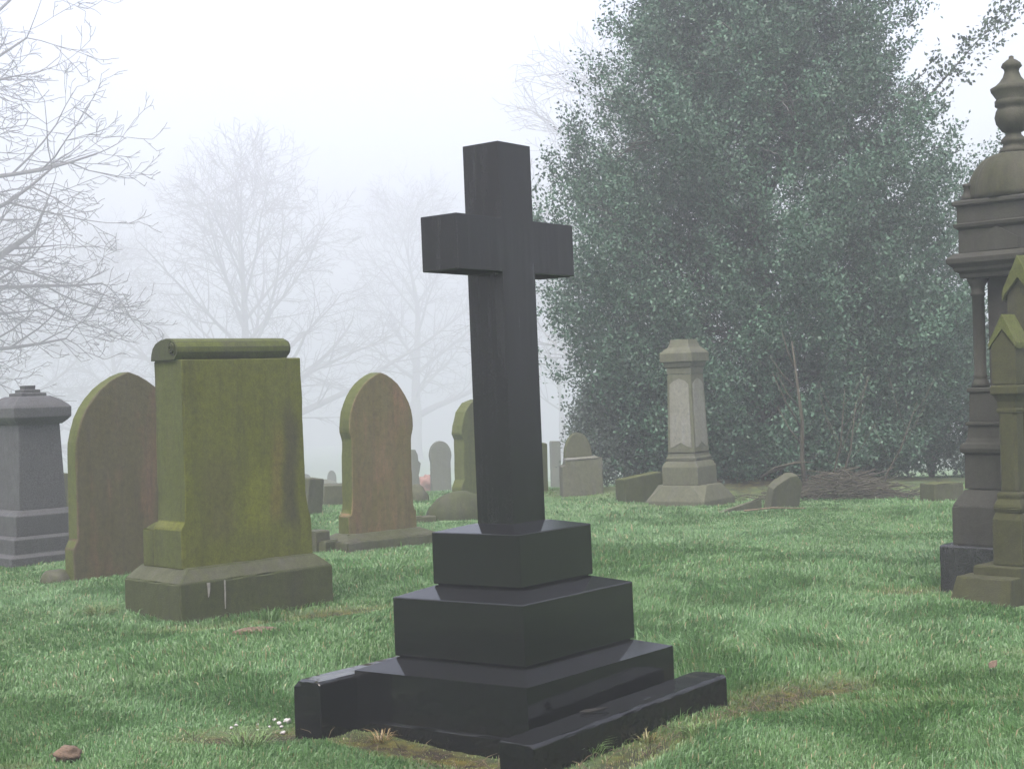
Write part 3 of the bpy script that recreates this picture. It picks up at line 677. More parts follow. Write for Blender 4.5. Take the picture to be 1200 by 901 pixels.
# white stone chips in the bare soil left of the kerb
lbl = ['largest white stone chip lying against the end of the left kerb', 'white stone chip second nearest to the left kerb end', 'flat white chip below the big one by the kerb end', 'white chip in the middle of the bare soil patch',
       'leftmost white chip of the bare soil patch', 'white chip just right of the leftmost chip', 'tiny white crumb in the soil under the middle chips', 'white chip behind the big one by the kerb', 'tiny white chip in the soil between the left and middle chips', 'brown pebble in front of the white chips']
chips = [(337, 848, 1.5), (327, 850, 1.2), (330, 855, .8), (316, 853, .7), (271, 857, .8), (277, 853, .8), (302, 858, .6), (322, 846, 1.0), (302, 852, .6), (332, 862, 1.1)]
for (x, y, s), lb in zip(chips, lbl):
    g = ground_at(x, y); r = .0095 * s
    boulder('stone_chip' if 'white' in lb else 'pebble', lb, g + Vector((0, 0, r * .9)), r * 1.25, r, r * .8, M['white'] if 'white' in lb else M['clod'], 'stone chip' if 'white' in lb else 'pebble', 'chips in the bare soil', random.random() * 3, .22, 2)
# withered leaf on the right kerb
b = MB()
lf = [(-.06, -.008, .004), (-.02, -.02, .002), (.04, -.012, .008), (.075, .004, .012), (.03, .012, .004), (-.03, .014, .006)]
b.add(lf + [(x, y, z - .003) for x, y, z in lf], [(0, 1, 2, 3, 4, 5), (11, 10, 9, 8, 7, 6)] + [((i + 1) % 6, i, i + 6, (i + 1) % 6 + 6) for i in range(6)])
lv = b.build('fallen_leaf', plain('grey_leaf', (.010, .010, .010), (.02, .019, .018), 30, 1.0, .2)); lv.data.materials[0].node_tree.nodes['Principled BSDF'].inputs['Specular IOR Level'].default_value = .05; place(lv, Vector((.30, 6.44, .108)), .25); tag(lv, 'grey withered leaf lying on the low front kerb', 'leaf')

b = MB(); lf2 = [(-.035, -.004, .004), (-.012, -.02, .008), (.018, -.016, .004), (.04, .002, .012), (.015, .018, .006), (-.016, .015, .010)]
b.add(lf2 + [(x, y, z - .002) for x, y, z in lf2], [(0, 1, 2, 3, 4, 5), (11, 10, 9, 8, 7, 6)] + [((i + 1) % 6, i, i + 6, (i + 1) % 6 + 6) for i in range(6)])
g = ground_at(1163, 790); lv2 = b.build('fallen_leaf', M['clod']); place(lv2, g + Vector((0, 0, .045)), .8, .6, .2); tag(lv2, 'brown dead leaf caught in the grass at the right, below the domed monument', 'leaf')

# ------------------------------------------------------------------ grass
FOOT = [  # (cx, cy, yaw, half u, half v): nothing grows here
    (mem_loc.x, mem_loc.y, YAW, .80 * S, .69 * S), (hs.location.x, hs.location.y, Y2, .61, .345), (la.location.x, la.location.y, R(45.5), .55, .07), (ga.location.x, ga.location.y, R(45), .59, .26),
    (lp.location.x, lp.location.y, R(45), .41, .41), (pp.location.x, pp.location.y, R(55), .39, .39), (mcx, mcy, R(45), .41, .41), (go.location.x + .58 * .7071, go.location.y + .58 * .7071, R(45), .92, .25),
    (.042 + .629 * .71 - .777 * .087, 5.93 + .777 * .71 + .629 * .087, .89, .70, .08), (-.884 + .61 * .85 - .793 * .08, 6.68 + .793 * .85 + .61 * .08, .915, .84, .08)]
def blades(n, y0, y1, wmul):
    Y = np.sqrt(rng.random(n) * (y1 * y1 - y0 * y0) + y0 * y0)
    X = (rng.random(n) * 2 - 1) * (Y * .337 * 1.12 + .55)
    p = patch_amount(X, Y)
    thin = 0.5 + .9 * (fbm(X * 1.6, Y * 1.6, 41) + .5)
    keep = rng.random(n) > p * .86
    keep &= rng.random(n) < thin * .5 + .55
    for cx, cy, a, hu, hv in FOOT:
        c, q = math.cos(a), math.sin(a); u = (X - cx) * c + (Y - cy) * q; v = -(X - cx) * q + (Y - cy) * c
        keep &= ~((np.abs(u) < hu) & (np.abs(v) < hv))
    keep &= ~(((X - 3.6) / 3.0) ** 2 + ((Y - 21.4) / 1.9) ** 2 < 1)
    X, Y, p = X[keep], Y[keep], p[keep]; n = len(X)
    Zg = terrain(X, Y)
    tus = np.clip(fbm(X * .9, Y * .9, 55) * 1.3 + .45, 0, 1.2) + .6 * np.clip(fbm(X * 3.2, Y * 3.2, 57), 0, 1)
    h = (.019 + .028 * tus) * (.5 + .75 * rng.random(n)) * (1 - .65 * p)
    long_ = rng.random(n) < .012; h[long_] *= 1.9
    w = (.0013 + .0016 * rng.random(n)) * wmul
    fa = fbm(X * 1.3, Y * 1.3, 61) * 7 + rng.normal(0, .9, n)     # combed direction
    ln = np.clip(.55 + .5 * rng.normal(0, 1, n), .05, 1.7)
    dirx, diry = np.cos(fa), np.sin(fa)
    sa = rng.random(n) * 2 * math.pi; sx, sy = np.cos(sa) * w, np.sin(sa) * w
    v = np.empty((n, 5, 3), np.float32)
    v[:, 0] = np.stack([X - sx, Y - sy, Zg - .008], 1); v[:, 1] = np.stack([X + sx, Y + sy, Zg - .008], 1)
    mx, my, mz = X + dirx * h * ln * .3, Y + diry * h * ln * .3, Zg + h * .62
    v[:, 2] = np.stack([mx + sx * .8, my + sy * .8, mz], 1); v[:, 3] = np.stack([mx - sx * .8, my - sy * .8, mz], 1)
    v[:, 4] = np.stack([X + dirx * h * ln, Y + diry * h * ln, Zg + h * (1 - .22 * np.clip(ln, 0, 1.3))], 1)
    i = np.arange(n)[:, None] * 5
    q4 = i + np.array([[0, 1, 2, 3]]); t3 = i + np.array([[3, 2, 4]])
    # colour: hue patches, dead blades, dew
    t1 = np.clip(fbm(X * .7, Y * .7, 71) * .65 + .5, 0, 1)[:, None]; t2 = np.clip(fbm(X * 2.3, Y * 2.3, 73) + .45, 0, 1)[:, None]
    base = np.array([.050, .138, .030]) * (1 - t1) + np.array([.078, .188, .052]) * t1
    base = base * (1 - .22 * t2) + np.array([.085, .135, .026]) * .22 * t2
    base = base * (.54 + .42 * rng.random((n, 1)))
    moss = np.array([.105, .098, .016]); base = base * (1 - .75 * p[:, None]) + moss * .75 * p[:, None]
    dead = rng.random(n) < .035 + .12 * p; base[dead] = np.array([.21, .165, .085]) * (.6 + .6 * rng.random((dead.sum(), 1)))
    dew = np.clip(fbm(X * .55, Y * .55, 81) * .8 + .55, 0, 1)[:, None] * (.5 + .5 * rng.random((n, 1)))
    c = np.repeat(base[:, None], 5, 1)
    dewc = np.array([.34, .50, .33])
    for kx, am in ((2, .12), (3, .12), (4, .36)): c[:, kx] = c[:, kx] * (1 - am * dew) + dewc * am * dew
    return v.reshape(-1, 3), q4, t3, c.reshape(-1, 3)
parts = [blades(230000, 4.6, 7.6, 1.0), blades(210000, 7.6, 11.5, 1.3), blades(210000, 11.5, 17, 1.75), blades(170000, 17, 27, 2.6), blades(60000, 27, 45, 5.0)]
vs, q4, t3, cs, o = [], [], [], [], 0
for v, q, t, c in parts: vs.append(v); q4.append(q + o); t3.append(t + o); cs.append(c); o += len(v)
grass = np_mesh('grass', np.concatenate(vs), [np.concatenate(q4), np.concatenate(t3)], M['grass'], np.concatenate(cs))
tag(grass, 'short dewy green grass covering the churchyard', 'grass', kind='stuff')

# dry stalks and straw scattered on the bare soil: one litter
b = MB()
for cx, cy, rx, ry, a, st in PATCH[:7]:
    for _ in range(42):
        q = random.random() * 6.28; rr = math.sqrt(random.random())
        x = cx + rx * rr * math.cos(q) * math.cos(a) - ry * rr * math.sin(q) * math.sin(a); y = cy + rx * rr * math.cos(q) * math.sin(a) + ry * rr * math.sin(q) * math.cos(a)
        if abs((Vector((x, y, 0)) - Vector((mem_loc.x, mem_loc.y, 0))).dot(U)) < .62 and abs((Vector((x, y, 0)) - Vector((mem_loc.x, mem_loc.y, 0))).dot(V)) < .53: continue
        z = tz(x, y); t = random.random() * 6.28; L_ = .03 + .07 * random.random(); up = random.choice([.01, .02, .05])
        p0 = Vector((x, y, z)); d = Vector((math.cos(t) * L_, math.sin(t) * L_, up))
        b.tube([p0, p0 + d * .5 + Vector((0, 0, .012)), p0 + d], [.0016, .0014, .0006], 4)
tag(b.build('dead_grass', M['straw']), 'dry straw and dead grass strewn over the bare soil', 'dead grass', kind='stuff')

# grassy tufts by the memorial foot
def tuft(label, x, y, n, h, spread, col):
    g = ground_at(x, y); v, q, t, c = [], [], [], []
    for k in range(n):
        a = random.random() * 6.28; r = spread * .35 * math.sqrt(random.random()); bx, by = g.x + math.cos(a) * r, g.y + math.sin(a) * r
        hh = h * (.5 + .6 * random.random()); ln = spread * (.3 + .8 * random.random()); a2 = a + random.gauss(0, .5); w = .0022
        s = random.random() * 6.28; sx, sy = math.cos(s) * w, math.sin(s) * w; z = tz(bx, by) - .005
        mx, my = bx + math.cos(a2) * ln * .35, by + math.sin(a2) * ln * .35; ex, ey = bx + math.cos(a2) * ln, by + math.sin(a2) * ln
        i = len(v); v += [(bx - sx, by - sy, z), (bx + sx, by + sy, z), (mx + sx, my + sy, z + hh * .7), (mx - sx, my - sy, z + hh * .7), (ex, ey, z + hh * .8)]
        q.append((i, i + 1, i + 2, i + 3)); t.append((i + 3, i + 2, i + 4)); k_ = .7 + .6 * random.random(); c += [tuple(u * k_ for u in col)] * 5
    o = np_mesh('grass_tuft', np.array(v), [np.array(q), np.array(t)], M['grass'], np.array(c)); tag(o, label, 'grass tuft', 'grass tufts')
G1, G2, G3 = (.06, .13, .035), (.16, .15, .06), (.09, .15, .05)
for a in [('green tuft growing against the front of the scroll stone plinth', 318, 727, 60, .10, .12, G1), ('straw coloured tuft in front of the lowest step', 548, 866, 70, .09, .10, G2),
          ('dry tuft at the foot of the left kerb', 445, 870, 60, .06, .10, (.2, .15, .07)), ('green tuft at the near end of the front kerb', 690, 884, 70, .08, .13, G3),
          ('dry tuft halfway along the front kerb', 757, 868, 50, .06, .1, G2), ('green tuft beside the far end of the front kerb', 815, 862, 80, .07, .12, G3),
          ('dark tussock left of the scroll stone plinth', 118, 722, 120, .10, .2, (.08, .11, .03)), 
          
          ('grass tussock in front of the white chips', 290, 875, 120, .09, .2, G3)]: tuft(*a)

# ------------------------------------------------------------------ trees
class Tree:
    """Tapered limbs grown step by step into one tube mesh."""
    def __init__(s, seed): s.r = random.Random(seed); s.b = MB(); s.n = 0
    def limb(s, p, d, L, r, lvl, P):
        rd = s.r; n = max(3, int(L / P['seg'][lvl])); p = Vector(p); d = Vector(d).normalized(); pts, rs = [p.copy()], [r]
        st = L / n; r1 = max(P['rmin'], r * P['taper'])
        kids = []
        for i in range(n):
            f = (i + 1) / n
            d = (d + Vector((rd.gauss(0, 1), rd.gauss(0, 1), rd.gauss(0, 1))) * P['wob'][lvl] + Vector((0, 0, 1)) * (P['up'][lvl] * (f - P['bend'][lvl]))).normalized()
            p = p + d * st; pts.append(p.copy()); rs.append(r + (r1 - r) * f)
            kids.append((p.copy(), d.copy(), rs[-1], f))
        s.b.tube(pts, rs, P['sides'][lvl], cap=lvl == 0); s.n += n
        if lvl + 1 >= P['levels']: return
        m = P['kids'][lvl]; m = int(m * (L / P['len'][lvl])) if lvl else m
        for k in range(max(2, m)):
            f = P['from'][lvl] + (1 - P['from'][lvl]) * ((k + rd.random()) / max(2, m)); q = kids[min(len(kids) - 1, int(f * len(kids)))]
            ax = q[1].orthogonal().normalized(); ax.rotate(Matrix.Rotation(rd.random() * 6.283, 3, q[1]))
            ang = P['ang'][lvl] * (.7 + .6 * rd.random()); nd = q[1] * math.cos(ang) + ax * math.sin(ang)
            if lvl > 0: nd.z *= .75
            LL = P['len'][lvl + 1] * (1.15 - .75 * f if lvl == 0 else 1.1 - .6 * f) * (.6 + .7 * rd.random())
            s.limb(q[0], nd, LL, max(P['rmin'], min(q[2] * .62, P['rad'][lvl + 1])), lvl + 1, P)
    def build(s, mat, parent): return s.b.build('branches', mat, parent)
def bare_tree(label, x, d, H_, seed, P, mat, trunk_r, lean=(0, 0), fork=None, big=3.1):
    a, b_ = ray(x, 560); X = a * d * big; root = empty('bare_tree', Vector((X, d * big, tz(X, d * big))), 0)
    tag(root, label, 'tree', 'bare winter trees')
    t = MB(); n = 14; rd = random.Random(seed); pts, rs = [], []
    p = Vector((0, 0, -.3)); dv = Vector((lean[0], lean[1], 1)).normalized()
    for i in range(n + 1):
        f = i / n; pts.append(p.copy()); rs.append(trunk_r * (1.5 - 1.2 * f if f < .25 else (1.2 - .25) * (1 - f) ** .9 + .06)); dv = (dv + Vector((rd.gauss(0, .05), rd.gauss(0, .05), 0))).normalized(); p = p + dv * (H_ * 1.0 / n)
    t.tube(pts, rs, 9); t.build('trunk', mat, root)
    T = Tree(seed)
    for k in range(P['limbs']):
        f = P['f0'] + (1 - P['f0']) * (k + rd.random() * .8) / P['limbs']; i = min(n - 1, int(f * n)); q = pts[i].lerp(pts[i + 1], f * n - i)
        az = k * 2.399 + rd.gauss(0, .3); el = P['el0'] + (P['el1'] - P['el0']) * f
        T.limb(q, (math.cos(az) * math.cos(el), math.sin(az) * math.cos(el), math.sin(el)), H_ * P['ll'] * (1.12 - .78 * f) * (.8 + .4 * rd.random()), max(P['rmin'] * 2, rs[i] * .48), 0, P)
    if fork: fork(T)
    T.build(mat, root)
    root.scale = (big, big, big)
    return root
base = dict(levels=4, seg=[.6, .45, .35, .3], wob=[.06, .09, .12, .15], up=[.10, .10, .08, .06], bend=[.35, .35, .3, .3], sides=[6, 5, 4, 3], kids=[13, 7, 5, 0], len=[5, 2.3, 1.1, .5], rad=[.1, .045, .018, .010], ang=[.7, .7, .75, .8], taper=.22, rmin=.009, limbs=22, f0=.2, el0=.2, el1=1.25, ll=.46)
farP = dict(base, rmin=.0085); farP['from'] = [.15, .2, .2, 0]
bare_tree('misty bare tree with a straight trunk and spreading crown above the scroll topped stone', 296, 62, 10.6, 5, dict(farP, ll=.74, limbs=28, f0=.14, el0=.3), M['bark'], .30)
bare_tree('faint bare tree in the mist just left of the cross', 487, 76, 11.5, 9, dict(farP, ll=.55), M['bark'], .30)
bare_tree('faint bare tree in the mist just right of the cross shaft', 660, 66, 8.5, 14, dict(farP, limbs=13), M['bark'], .12)
bare_tree('bare tree whose upper twigs show left of the holly', 705, 36, 9.0, 21, dict(farP, limbs=13, ll=.30, rmin=.006), M['bark'], .12, big=3.5)
bare_tree('faint low bare tree in the mist behind the pointed headstone', 135, 72, 9.5, 31, dict(farP, ll=.5, f0=.12), M['bark'], .2)
bare_tree('faint bare tree in the mist above the grey granite pedestal', 20, 66, 10.0, 37, dict(farP, ll=.5, f0=.12), M['bark'], .24)
nearP = dict(base, rmin=.0052, levels=5, seg=[.45, .3, .2, .15, .12], wob=[.055, .085, .11, .13, .14], sides=[6, 5, 4, 3, 3], kids=[9, 6, 5, 3, 0], len=[5, 2.1, .9, .42, .22], rad=[.07, .026, .012, .007, .005], ang=[.7, .7, .75, .8, .8], up=[.13, .12, .12, .10, .1], bend=[.42, .40, .35, .3, .3], limbs=11, f0=.25, el0=.1, el1=1.2, ll=.42)
nearP['from'] = [.15, .15, .2, .2, 0]
def left_limbs(T):
    # limbs that reach over the left edge of the frame
    for z, el, az, L_, r in ((2.6, .05, -.1, 3.7, .07), (3.4, .10, .1, 4.1, .07), (3.9, .20, -.25, 4.3, .075), (4.6, .26, .15, 4.2, .07), (5.4, .42, -.1, 4.0, .065), (6.3, .55, .1, 3.9, .06), (7.2, .7, -.1, 3.8, .05), (3.0, -.05, .35, 3.0, .05)):
        T.limb((.05, 0, z), (math.cos(az) * math.cos(el), math.sin(az) * math.cos(el), math.sin(el)), L_, r, 0, nearP)
bare_tree('nearest bare tree, its long drooping branches reaching in over the left edge', -190, 24, 11.5, 44, nearP, M['barkdark'], .24, fork=left_limbs, big=2.75)

# holly: trunk, limbs and leaf sprays through the whole crown
HX, HY = 3.70, 22.3
hol = empty('holly_tree', Vector((HX, HY, tz(HX, HY))))
tag(hol, 'large dense evergreen holly tree filling the upper right', 'tree')
hz = hol.location.z; hol.scale = (1.06, 1.06, 1.06)
zt_, rl_ = np.array([0, .25, .7, 1.4, 2.5, 3.6, 4.6, 5.6, 6.7, 7.8, 8.8, 9.6]), np.array([1.7, 1.8, 2.0, 2.4, 2.74, 2.72, 2.50, 2.05, 1.45, .98, .55, .12])
def crownR(z, a): 
    z = np.asarray(z, float)
    r = np.interp(z, zt_, rl_)
    m = 1 + .20 * fbm(np.cos(a) * 2.2 + 9, np.sin(a) * 2.2 + z * .9, 101) + .16 * vnoise(a * 3.2 + 20, z * 2.2, 105)
    return r * m
def leaves(P, D, per, L_, size, tint):
    """per leaves along each spray that starts at P and grows towards D."""
    n = len(P); P = np.repeat(P, per, 0); D = np.repeat(D, per, 0); m = n * per
    t = rng.random((m, 1)) ** .8
    o = P + D * t * L_ + rng.normal(0, .055, (m, 3))
    a = D * .5 + rng.normal(0, .75, (m, 3)); a[:, 2] += .05; a /= np.linalg.norm(a, axis=1, keepdims=True)
    b = np.cross(a, rng.normal(0, 1, (m, 3)) + np.array([0, 0, 1.2])); b /= np.linalg.norm(b, axis=1, keepdims=True)
    nn = np.cross(b, a)
    s = size * (.7 + .6 * rng.random((m, 1)))
    v = np.empty((m, 4, 3)); v[:, 0] = o; v[:, 1] = o + a * s * .5 + b * s * .30 + nn * s * .10; v[:, 2] = o + a * s; v[:, 3] = o + a * s * .5 - b * s * .30 + nn * s * .10
    i = np.arange(m)[:, None] * 4
    f = np.concatenate([i + np.array([[0, 1, 2]]), i + np.array([[0, 2, 3]])])
    c = tint * (.72 + .5 * rng.random((m, 1)))
    return v.reshape(-1, 3), f, np.repeat(c, 4, 0)
def crown(n, seed_shell):
    z = rng.random(n) * 9.5; a = rng.random(n) * 2 * math.pi
    keep = rng.random(n) < np.interp(z, zt_, rl_) / 3.1 + .05; z, a = z[keep], a[keep]; n = len(z)
    Rr = crownR(z, a); rr = Rr * (seed_shell + (1 - seed_shell) * rng.random(n) ** .55)
    # gaps: leave some pockets empty
    gap = fbm(a * 2.4 + 3, z * 1.5, 131) + .4 * fbm(a * 6, z * 4, 133)
    kp = gap > -.34; z, a, rr = z[kp], a[kp], rr[kp]
    z = np.maximum(z, .12)
    P = np.stack([rr * np.cos(a), rr * np.sin(a), z], 1)
    D = np.stack([np.cos(a) * .8, np.sin(a) * .8, np.full(len(a), .35)], 1) + rng.normal(0, .42, (len(a), 3)); D /= np.linalg.norm(D, axis=1, keepdims=True)
    return P, D
def boughs(n, per):
    """Leaf sprays along boughs that leave the trunk, reach the outline and turn up at the tip."""
    k = np.arange(n); zt = 9.5 * ((k + rng.random(n)) / n) ** 1.3; a = k * 2.39996 + rng.normal(0, .25, n)
    Rr = crownR(zt, a) * np.clip(rng.normal(.98, .12, n), .66, 1.18)
    rise = np.minimum(zt * .75, .5 + 1.3 * rng.random(n)); z0 = np.maximum(zt - rise, .05)
    t = .30 + .70 * rng.random((n, per)) ** .75
    r = Rr[:, None] * t; z = z0[:, None] + rise[:, None] * t ** 2.2 - .25 * np.sin(t * math.pi) * (zt[:, None] > 1)
    wd = .48 * (1.05 - .72 * t) * np.clip(Rr[:, None] / 2, .45, 1)
    off = rng.normal(0, 1, (n, per, 3)) * wd[..., None] * np.array([.62, .62, .55])
    P = np.stack([r * np.cos(a)[:, None], r * np.sin(a)[:, None], z], 2) + off
    up = (.15 + 1.1 * t ** 3)
    D = np.stack([np.cos(a)[:, None] + 0 * t, np.sin(a)[:, None] + 0 * t, up], 2) + rng.normal(0, .38, (n, per, 3)) + off * .7
    P, D = P.reshape(-1, 3), D.reshape(-1, 3); D /= np.linalg.norm(D, axis=1, keepdims=True)
    tone = np.repeat(.8 + .42 * rng.random(n), per)[:, None]
    ok = P[:, 2] > .08
    return P[ok], D[ok], tone[ok]
P1, D1, tone = boughs(400, 56)
tint1 = np.repeat(np.array([[.038, .084, .052]]) * tone, 32, 0)
v1, f1, c1 = leaves(P1, D1, 32, .32, .052, tint1)
cr = np_mesh('crown', v1, [f1], M['holly'], c1); cr.parent = hol
b = MB()
b.tube([(0, 0, -.3), (.05, .02, 1.2), (-.05, 0, 3), (.05, 0, 5.5), (0, 0, 8.6)], [.26, .2, .16, .1, .03], 9); b.build('trunk', M['holly_bark'], hol)
T = Tree(77); hp = dict(base, levels=3, rmin=.008, kids=[8, 5, 0, 0], len=[3, 1.2, .6, .3], rad=[.05, .025, .012, .008]); hp['from'] = [.3, .2, 0, 0]
for k in range(30):
    z = .5 + 4.0 * k / 30; az = k * 2.4; el = .25 + .4 * k / 30; T.limb((0, 0, z), (math.cos(az) * math.cos(el), math.sin(az) * math.cos(el), math.sin(el)), float(np.interp(z, zt_, rl_)) * .62, .05, 0, hp)
# one long leafy leader at the upper right
T.b.tube([(1.2, -.3, 4.0), (1.9, -.3, 4.72), (2.6, -.3, 5.47), (3.4, -.3, 6.33)], [.03, .024, .014, .004], 5)
T.build(M['holly_bark'], hol)
Pz = np.array([(1.6 + .68 * s + dx, -.3, 4.4 + .73 * s + dz) for s, dx, dz in zip(np.linspace(.2, 2.75, 80), rng.normal(0, .11, 80), rng.normal(0, .09, 80))])
Dz = np.tile(np.array([[.6, 0, .6]]), (80, 1)) + rng.normal(0, .45, (80, 3)); Dz /= np.linalg.norm(Dz, axis=1, keepdims=True)
v3, f3, c3 = leaves(Pz, Dz, 14, .26, .066, np.array([.036, .064, .038])); lo_ = np_mesh('leader_sprays', v3, [f3], M['holly'], c3); lo_.parent = hol

# paler bush at the holly's left foot
bx = at(738, 560, 22.5); bu = empty('evergreen_bush', Vector((bx.x, bx.y, tz(bx.x, bx.y)))); tag(bu, 'pale grey green bush at the left foot of the holly, behind the tilted slab', 'bush')
n = 1500; a = rng.random(n) * 6.283; z = rng.random(n) ** .9 * 1.35; rr = (.85 - .35 * (z / 1.35) ** 2) * (.5 + .5 * rng.random(n) ** .5) * (1 + .25 * fbm(a * 2, z * 3, 151))
P4 = np.stack([rr * np.cos(a), rr * np.sin(a), z], 1); D4 = np.stack([np.cos(a) * .6, np.sin(a) * .6, np.full(n, .5)], 1) + rng.normal(0, .4, (n, 3)); D4 /= np.linalg.norm(D4, axis=1, keepdims=True)
v4, f4, c4 = leaves(P4, D4, 20, .25, .05, np.array([.07, .10, .08])); o = np_mesh('foliage', v4, [f4], M['holly'], c4); o.parent = bu
b = MB()
for k in range(9): az = k * .7; b.tube([(0, 0, -.1), (.15 * math.cos(az), .15 * math.sin(az), .5), (.45 * math.cos(az), .45 * math.sin(az), 1.15)], [.03, .02, .008], 5)
b.build('stem', M['barkdark'], bu)

bx = at(1092, 560, 23.6); bu2 = empty('evergreen_bush', Vector((bx.x, bx.y, tz(bx.x, bx.y)))); tag(bu2, 'dark bush filling the gap between the holly and the domed monument', 'bush')
n = 2200; a = rng.random(n) * 6.283; z = rng.random(n) ** .9 * 2.6; rr = (1.0 - .4 * (z / 2.6) ** 2) * (.4 + .6 * rng.random(n) ** .5) * (1 + .25 * fbm(a * 2, z * 2, 161))
P5 = np.stack([rr * np.cos(a), rr * np.sin(a), z], 1); D5 = np.stack([np.cos(a) * .6, np.sin(a) * .6, np.full(n, .6)], 1) + rng.normal(0, .4, (n, 3)); D5 /= np.linalg.norm(D5, axis=1, keepdims=True)
v5, f5, c5 = leaves(P5, D5, 20, .30, .062, np.array([.036, .070, .042])); o = np_mesh('foliage', v5, [f5], M['holly'], c5); o.parent = bu2
b = MB()
for k in range(9): az = k * .7; b.tube([(0, 0, -.1), (.15 * math.cos(az), .15 * math.sin(az), .9), (.5 * math.cos(az), .5 * math.sin(az), 2.2)], [.03, .02, .008], 5)
b.build('stem', M['barkdark'], bu2)

# saplings standing in the twig pile
for x, y0, x1, y1, r, lb in ((946, 575, 928, 400, .034, 'straight brown sapling forking upward, rising from the twig pile'), (985, 573, 1003, 470, .016, 'thin pale sapling leaning right, in the middle of the twig pile'), (975, 575, 990, 455, .014, 'slender upright sapling between the two others in the twig pile'), (1030, 572, 1075, 470, .014, 'thin shoot leaning far right at the right end of the twig pile')):
    d = 18.75; A = at(x, y0, d); A.z = tz(A.x, A.y); B = at(x1, y1, d - .35) - A
    sp = empty('sapling', A); tag(sp, lb, 'sapling', 'saplings in the twig pile')
    b = MB(); mid = B * .5 + Vector((.03, 0, 0)); b.tube([(0, 0, -.1), tuple(B * .25 + Vector((-.02, 0, 0))), tuple(mid), tuple(B)], [r, r * .85, r * .7, r * .25], 6); b.build('trunk', M['twig'], sp)
    b = MB(); rd = random.Random(int(x))
    for k in range(5):
        f = .35 + .12 * k; p = B * f; q = Vector((rd.choice([-1, 1]) * (.15 + .2 * rd.random()), rd.gauss(0, .1), .3 + .3 * rd.random())); b.tube([p, p + q * .5, p + q + Vector((0, 0, .1))], [r * .4, r * .3, .003], 4)
    b.build('twig', M['twig'], sp)
# pile of cut twigs and leaf litter
b = MB(); rd = random.Random(3); c = at(985, 585, 18.6)
for k in range(330):
    x = c.x + rd.gauss(0, .42); y = c.y + rd.gauss(0, .28); z = tz(x, y) + max(0, .34 * math.exp(-((x - c.x) / .55) ** 2)) * rd.random(); a = rd.gauss(0, .6) + (0 if rd.random() < .5 else 3.1); L_ = .3 + .6 * rd.random()
    d = Vector((math.cos(a), math.sin(a) * .6, rd.gauss(.05, .25))) * L_; r = .004 + .008 * rd.random() ** 2
    b.tube([Vector((x, y, z)) - d * .5, Vector((x, y, z + .03)), Vector((x, y, z)) + d * .5], [r, r * .8, r * .4], 4)
for k in range(5):
    x = at(905, 560, 18.3).x + .06 * k; b.tube([(x - .12, 18.45, .28 + .02 * k), (x + .05, 18.4, .40 + .015 * k), (x + .3, 18.4, .45)], [.008, .008, .004], 5)
tag(b.build('twig_pile', M['twig']), 'brown heap of cut twigs and brushwood under the holly', 'brushwood')
b = MB(); p = ground_at(905, 601); b.tube([p + Vector((-.3, 0, .03)), p + Vector((0, .03, .05)), p + Vector((.35, -.03, .04))], [.011, .010, .005], 5); tag(b.build('fallen_branch', M['straw']), 'pale dead branch lying on the grass at the edge of the twig pile', 'branch')

# ------------------------------------------------------------------ mist
b = MB(); b.box(-430, 430, -65, 430, -15.5, 36)
hm = bpy.data.materials.new('mist'); hm.use_nodes = True; nt = hm.node_tree; nt.nodes.clear()
ou = nt.nodes.new('ShaderNodeOutputMaterial'); pv = nt.nodes.new('ShaderNodeVolumePrincipled'); nt.links.new(pv.outputs[0], ou.inputs['Volume'])
pv.inputs['Color'].default_value = (.62, .65, .69, 1); pv.inputs['Density'].default_value = .0079; pv.inputs['Anisotropy'].default_value = .3; pv.inputs['Density Attribute'].default_value = ''
haze = b.build('haze', hm); tag(haze, kind='stuff')

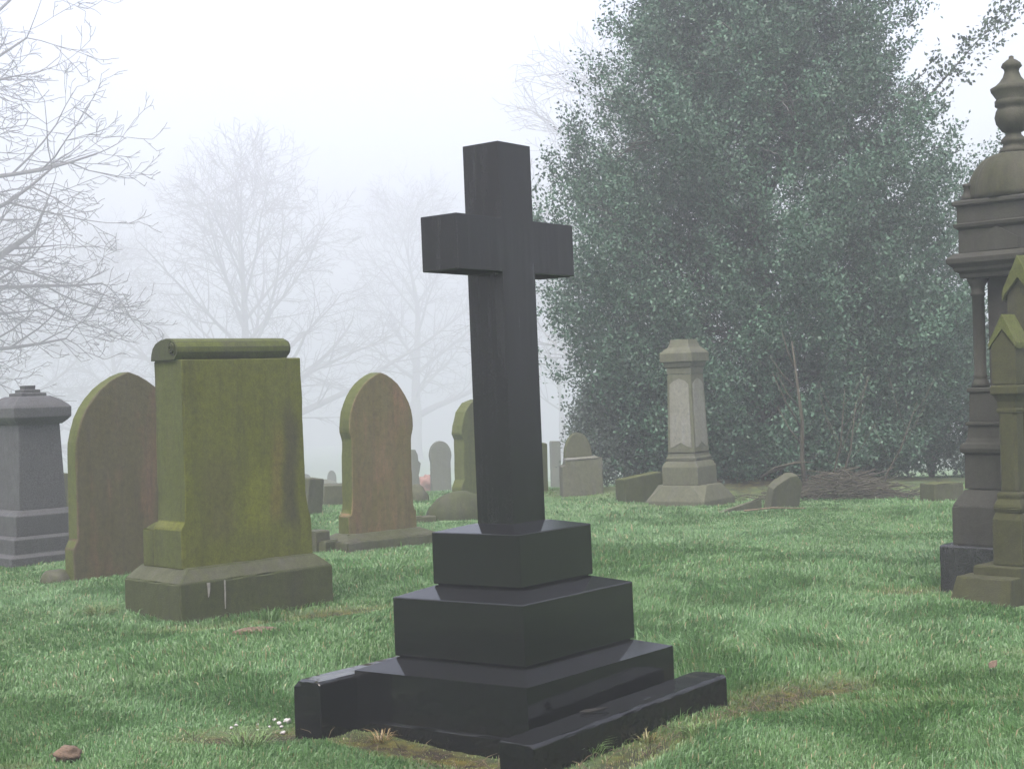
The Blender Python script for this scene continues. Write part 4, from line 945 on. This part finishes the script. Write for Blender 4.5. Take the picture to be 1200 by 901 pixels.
# ------------------------------------------------------------------ light
SUN_EL, SUN_AZ = R(58), R(-165)      # azimuth clockwise from +Y: high, behind the camera, a little left
w = bpy.data.worlds.new('World'); scene.world = w; w.use_nodes = True; nt = w.node_tree
bg = nt.nodes['Background']; sky = nt.nodes.new('ShaderNodeTexSky'); sky.sky_type = 'NISHITA'; sky.sun_disc = False
sky.sun_elevation = SUN_EL; sky.sun_rotation = SUN_AZ; sky.air_density = 1.0; sky.dust_density = 6.0; sky.ozone_density = 1.0
hs_ = nt.nodes.new('ShaderNodeHueSaturation'); hs_.inputs['Saturation'].default_value = .58; nt.links.new(sky.outputs[0], hs_.inputs['Color'])
gm = nt.nodes.new('ShaderNodeMix'); gm.data_type = 'RGBA'; gm.blend_type = 'MULTIPLY'; gm.inputs[0].default_value = 1; gm.inputs[7].default_value = (1.03, .965, 1.0, 1); nt.links.new(hs_.outputs[0], gm.inputs[6]); nt.links.new(gm.outputs[2], bg.inputs['Color']); bg.inputs['Strength'].default_value = .15
sl = bpy.data.lights.new('sun', 'SUN'); sl.energy = 1.5; sl.angle = R(40); sl.color = (1, .97, .93)
so = bpy.data.objects.new('sun', sl); COL.objects.link(so)
sd = Vector((math.sin(SUN_AZ) * math.cos(SUN_EL), math.cos(SUN_AZ) * math.cos(SUN_EL), math.sin(SUN_EL)))
so.rotation_euler = sd.to_track_quat('Z', 'Y').to_euler(); so.location = (0, 0, 30)

# ------------------------------------------------------------------ camera and render settings
cam = bpy.data.cameras.new('camera'); cam.sensor_width = 36; cam.sensor_fit = 'HORIZONTAL'; cam.lens = 36 * FPX / 1200; cam.clip_start = .05; cam.clip_end = 2000
co = bpy.data.objects.new('camera', cam); COL.objects.link(co)
co.matrix_world = Matrix.Translation((0, 0, EYE)) @ Matrix.Rotation(ROLL, 4, 'Y') @ Matrix.Rotation(math.pi / 2, 4, 'X')
scene.camera = co
scene.view_settings.view_transform = 'Standard'; scene.view_settings.look = 'None'; scene.view_settings.exposure = 1.80; scene.view_settings.gamma = 1
c = scene.cycles
c.max_bounces = 6; c.diffuse_bounces = 3; c.glossy_bounces = 3; c.transmission_bounces = 3; c.volume_bounces = 2; c.transparent_max_bounces = 4
c.caustics_reflective = False; c.caustics_refractive = False; c.sample_clamp_indirect = 6
c.use_denoising = True; c.denoiser = 'OPENIMAGEDENOISE'
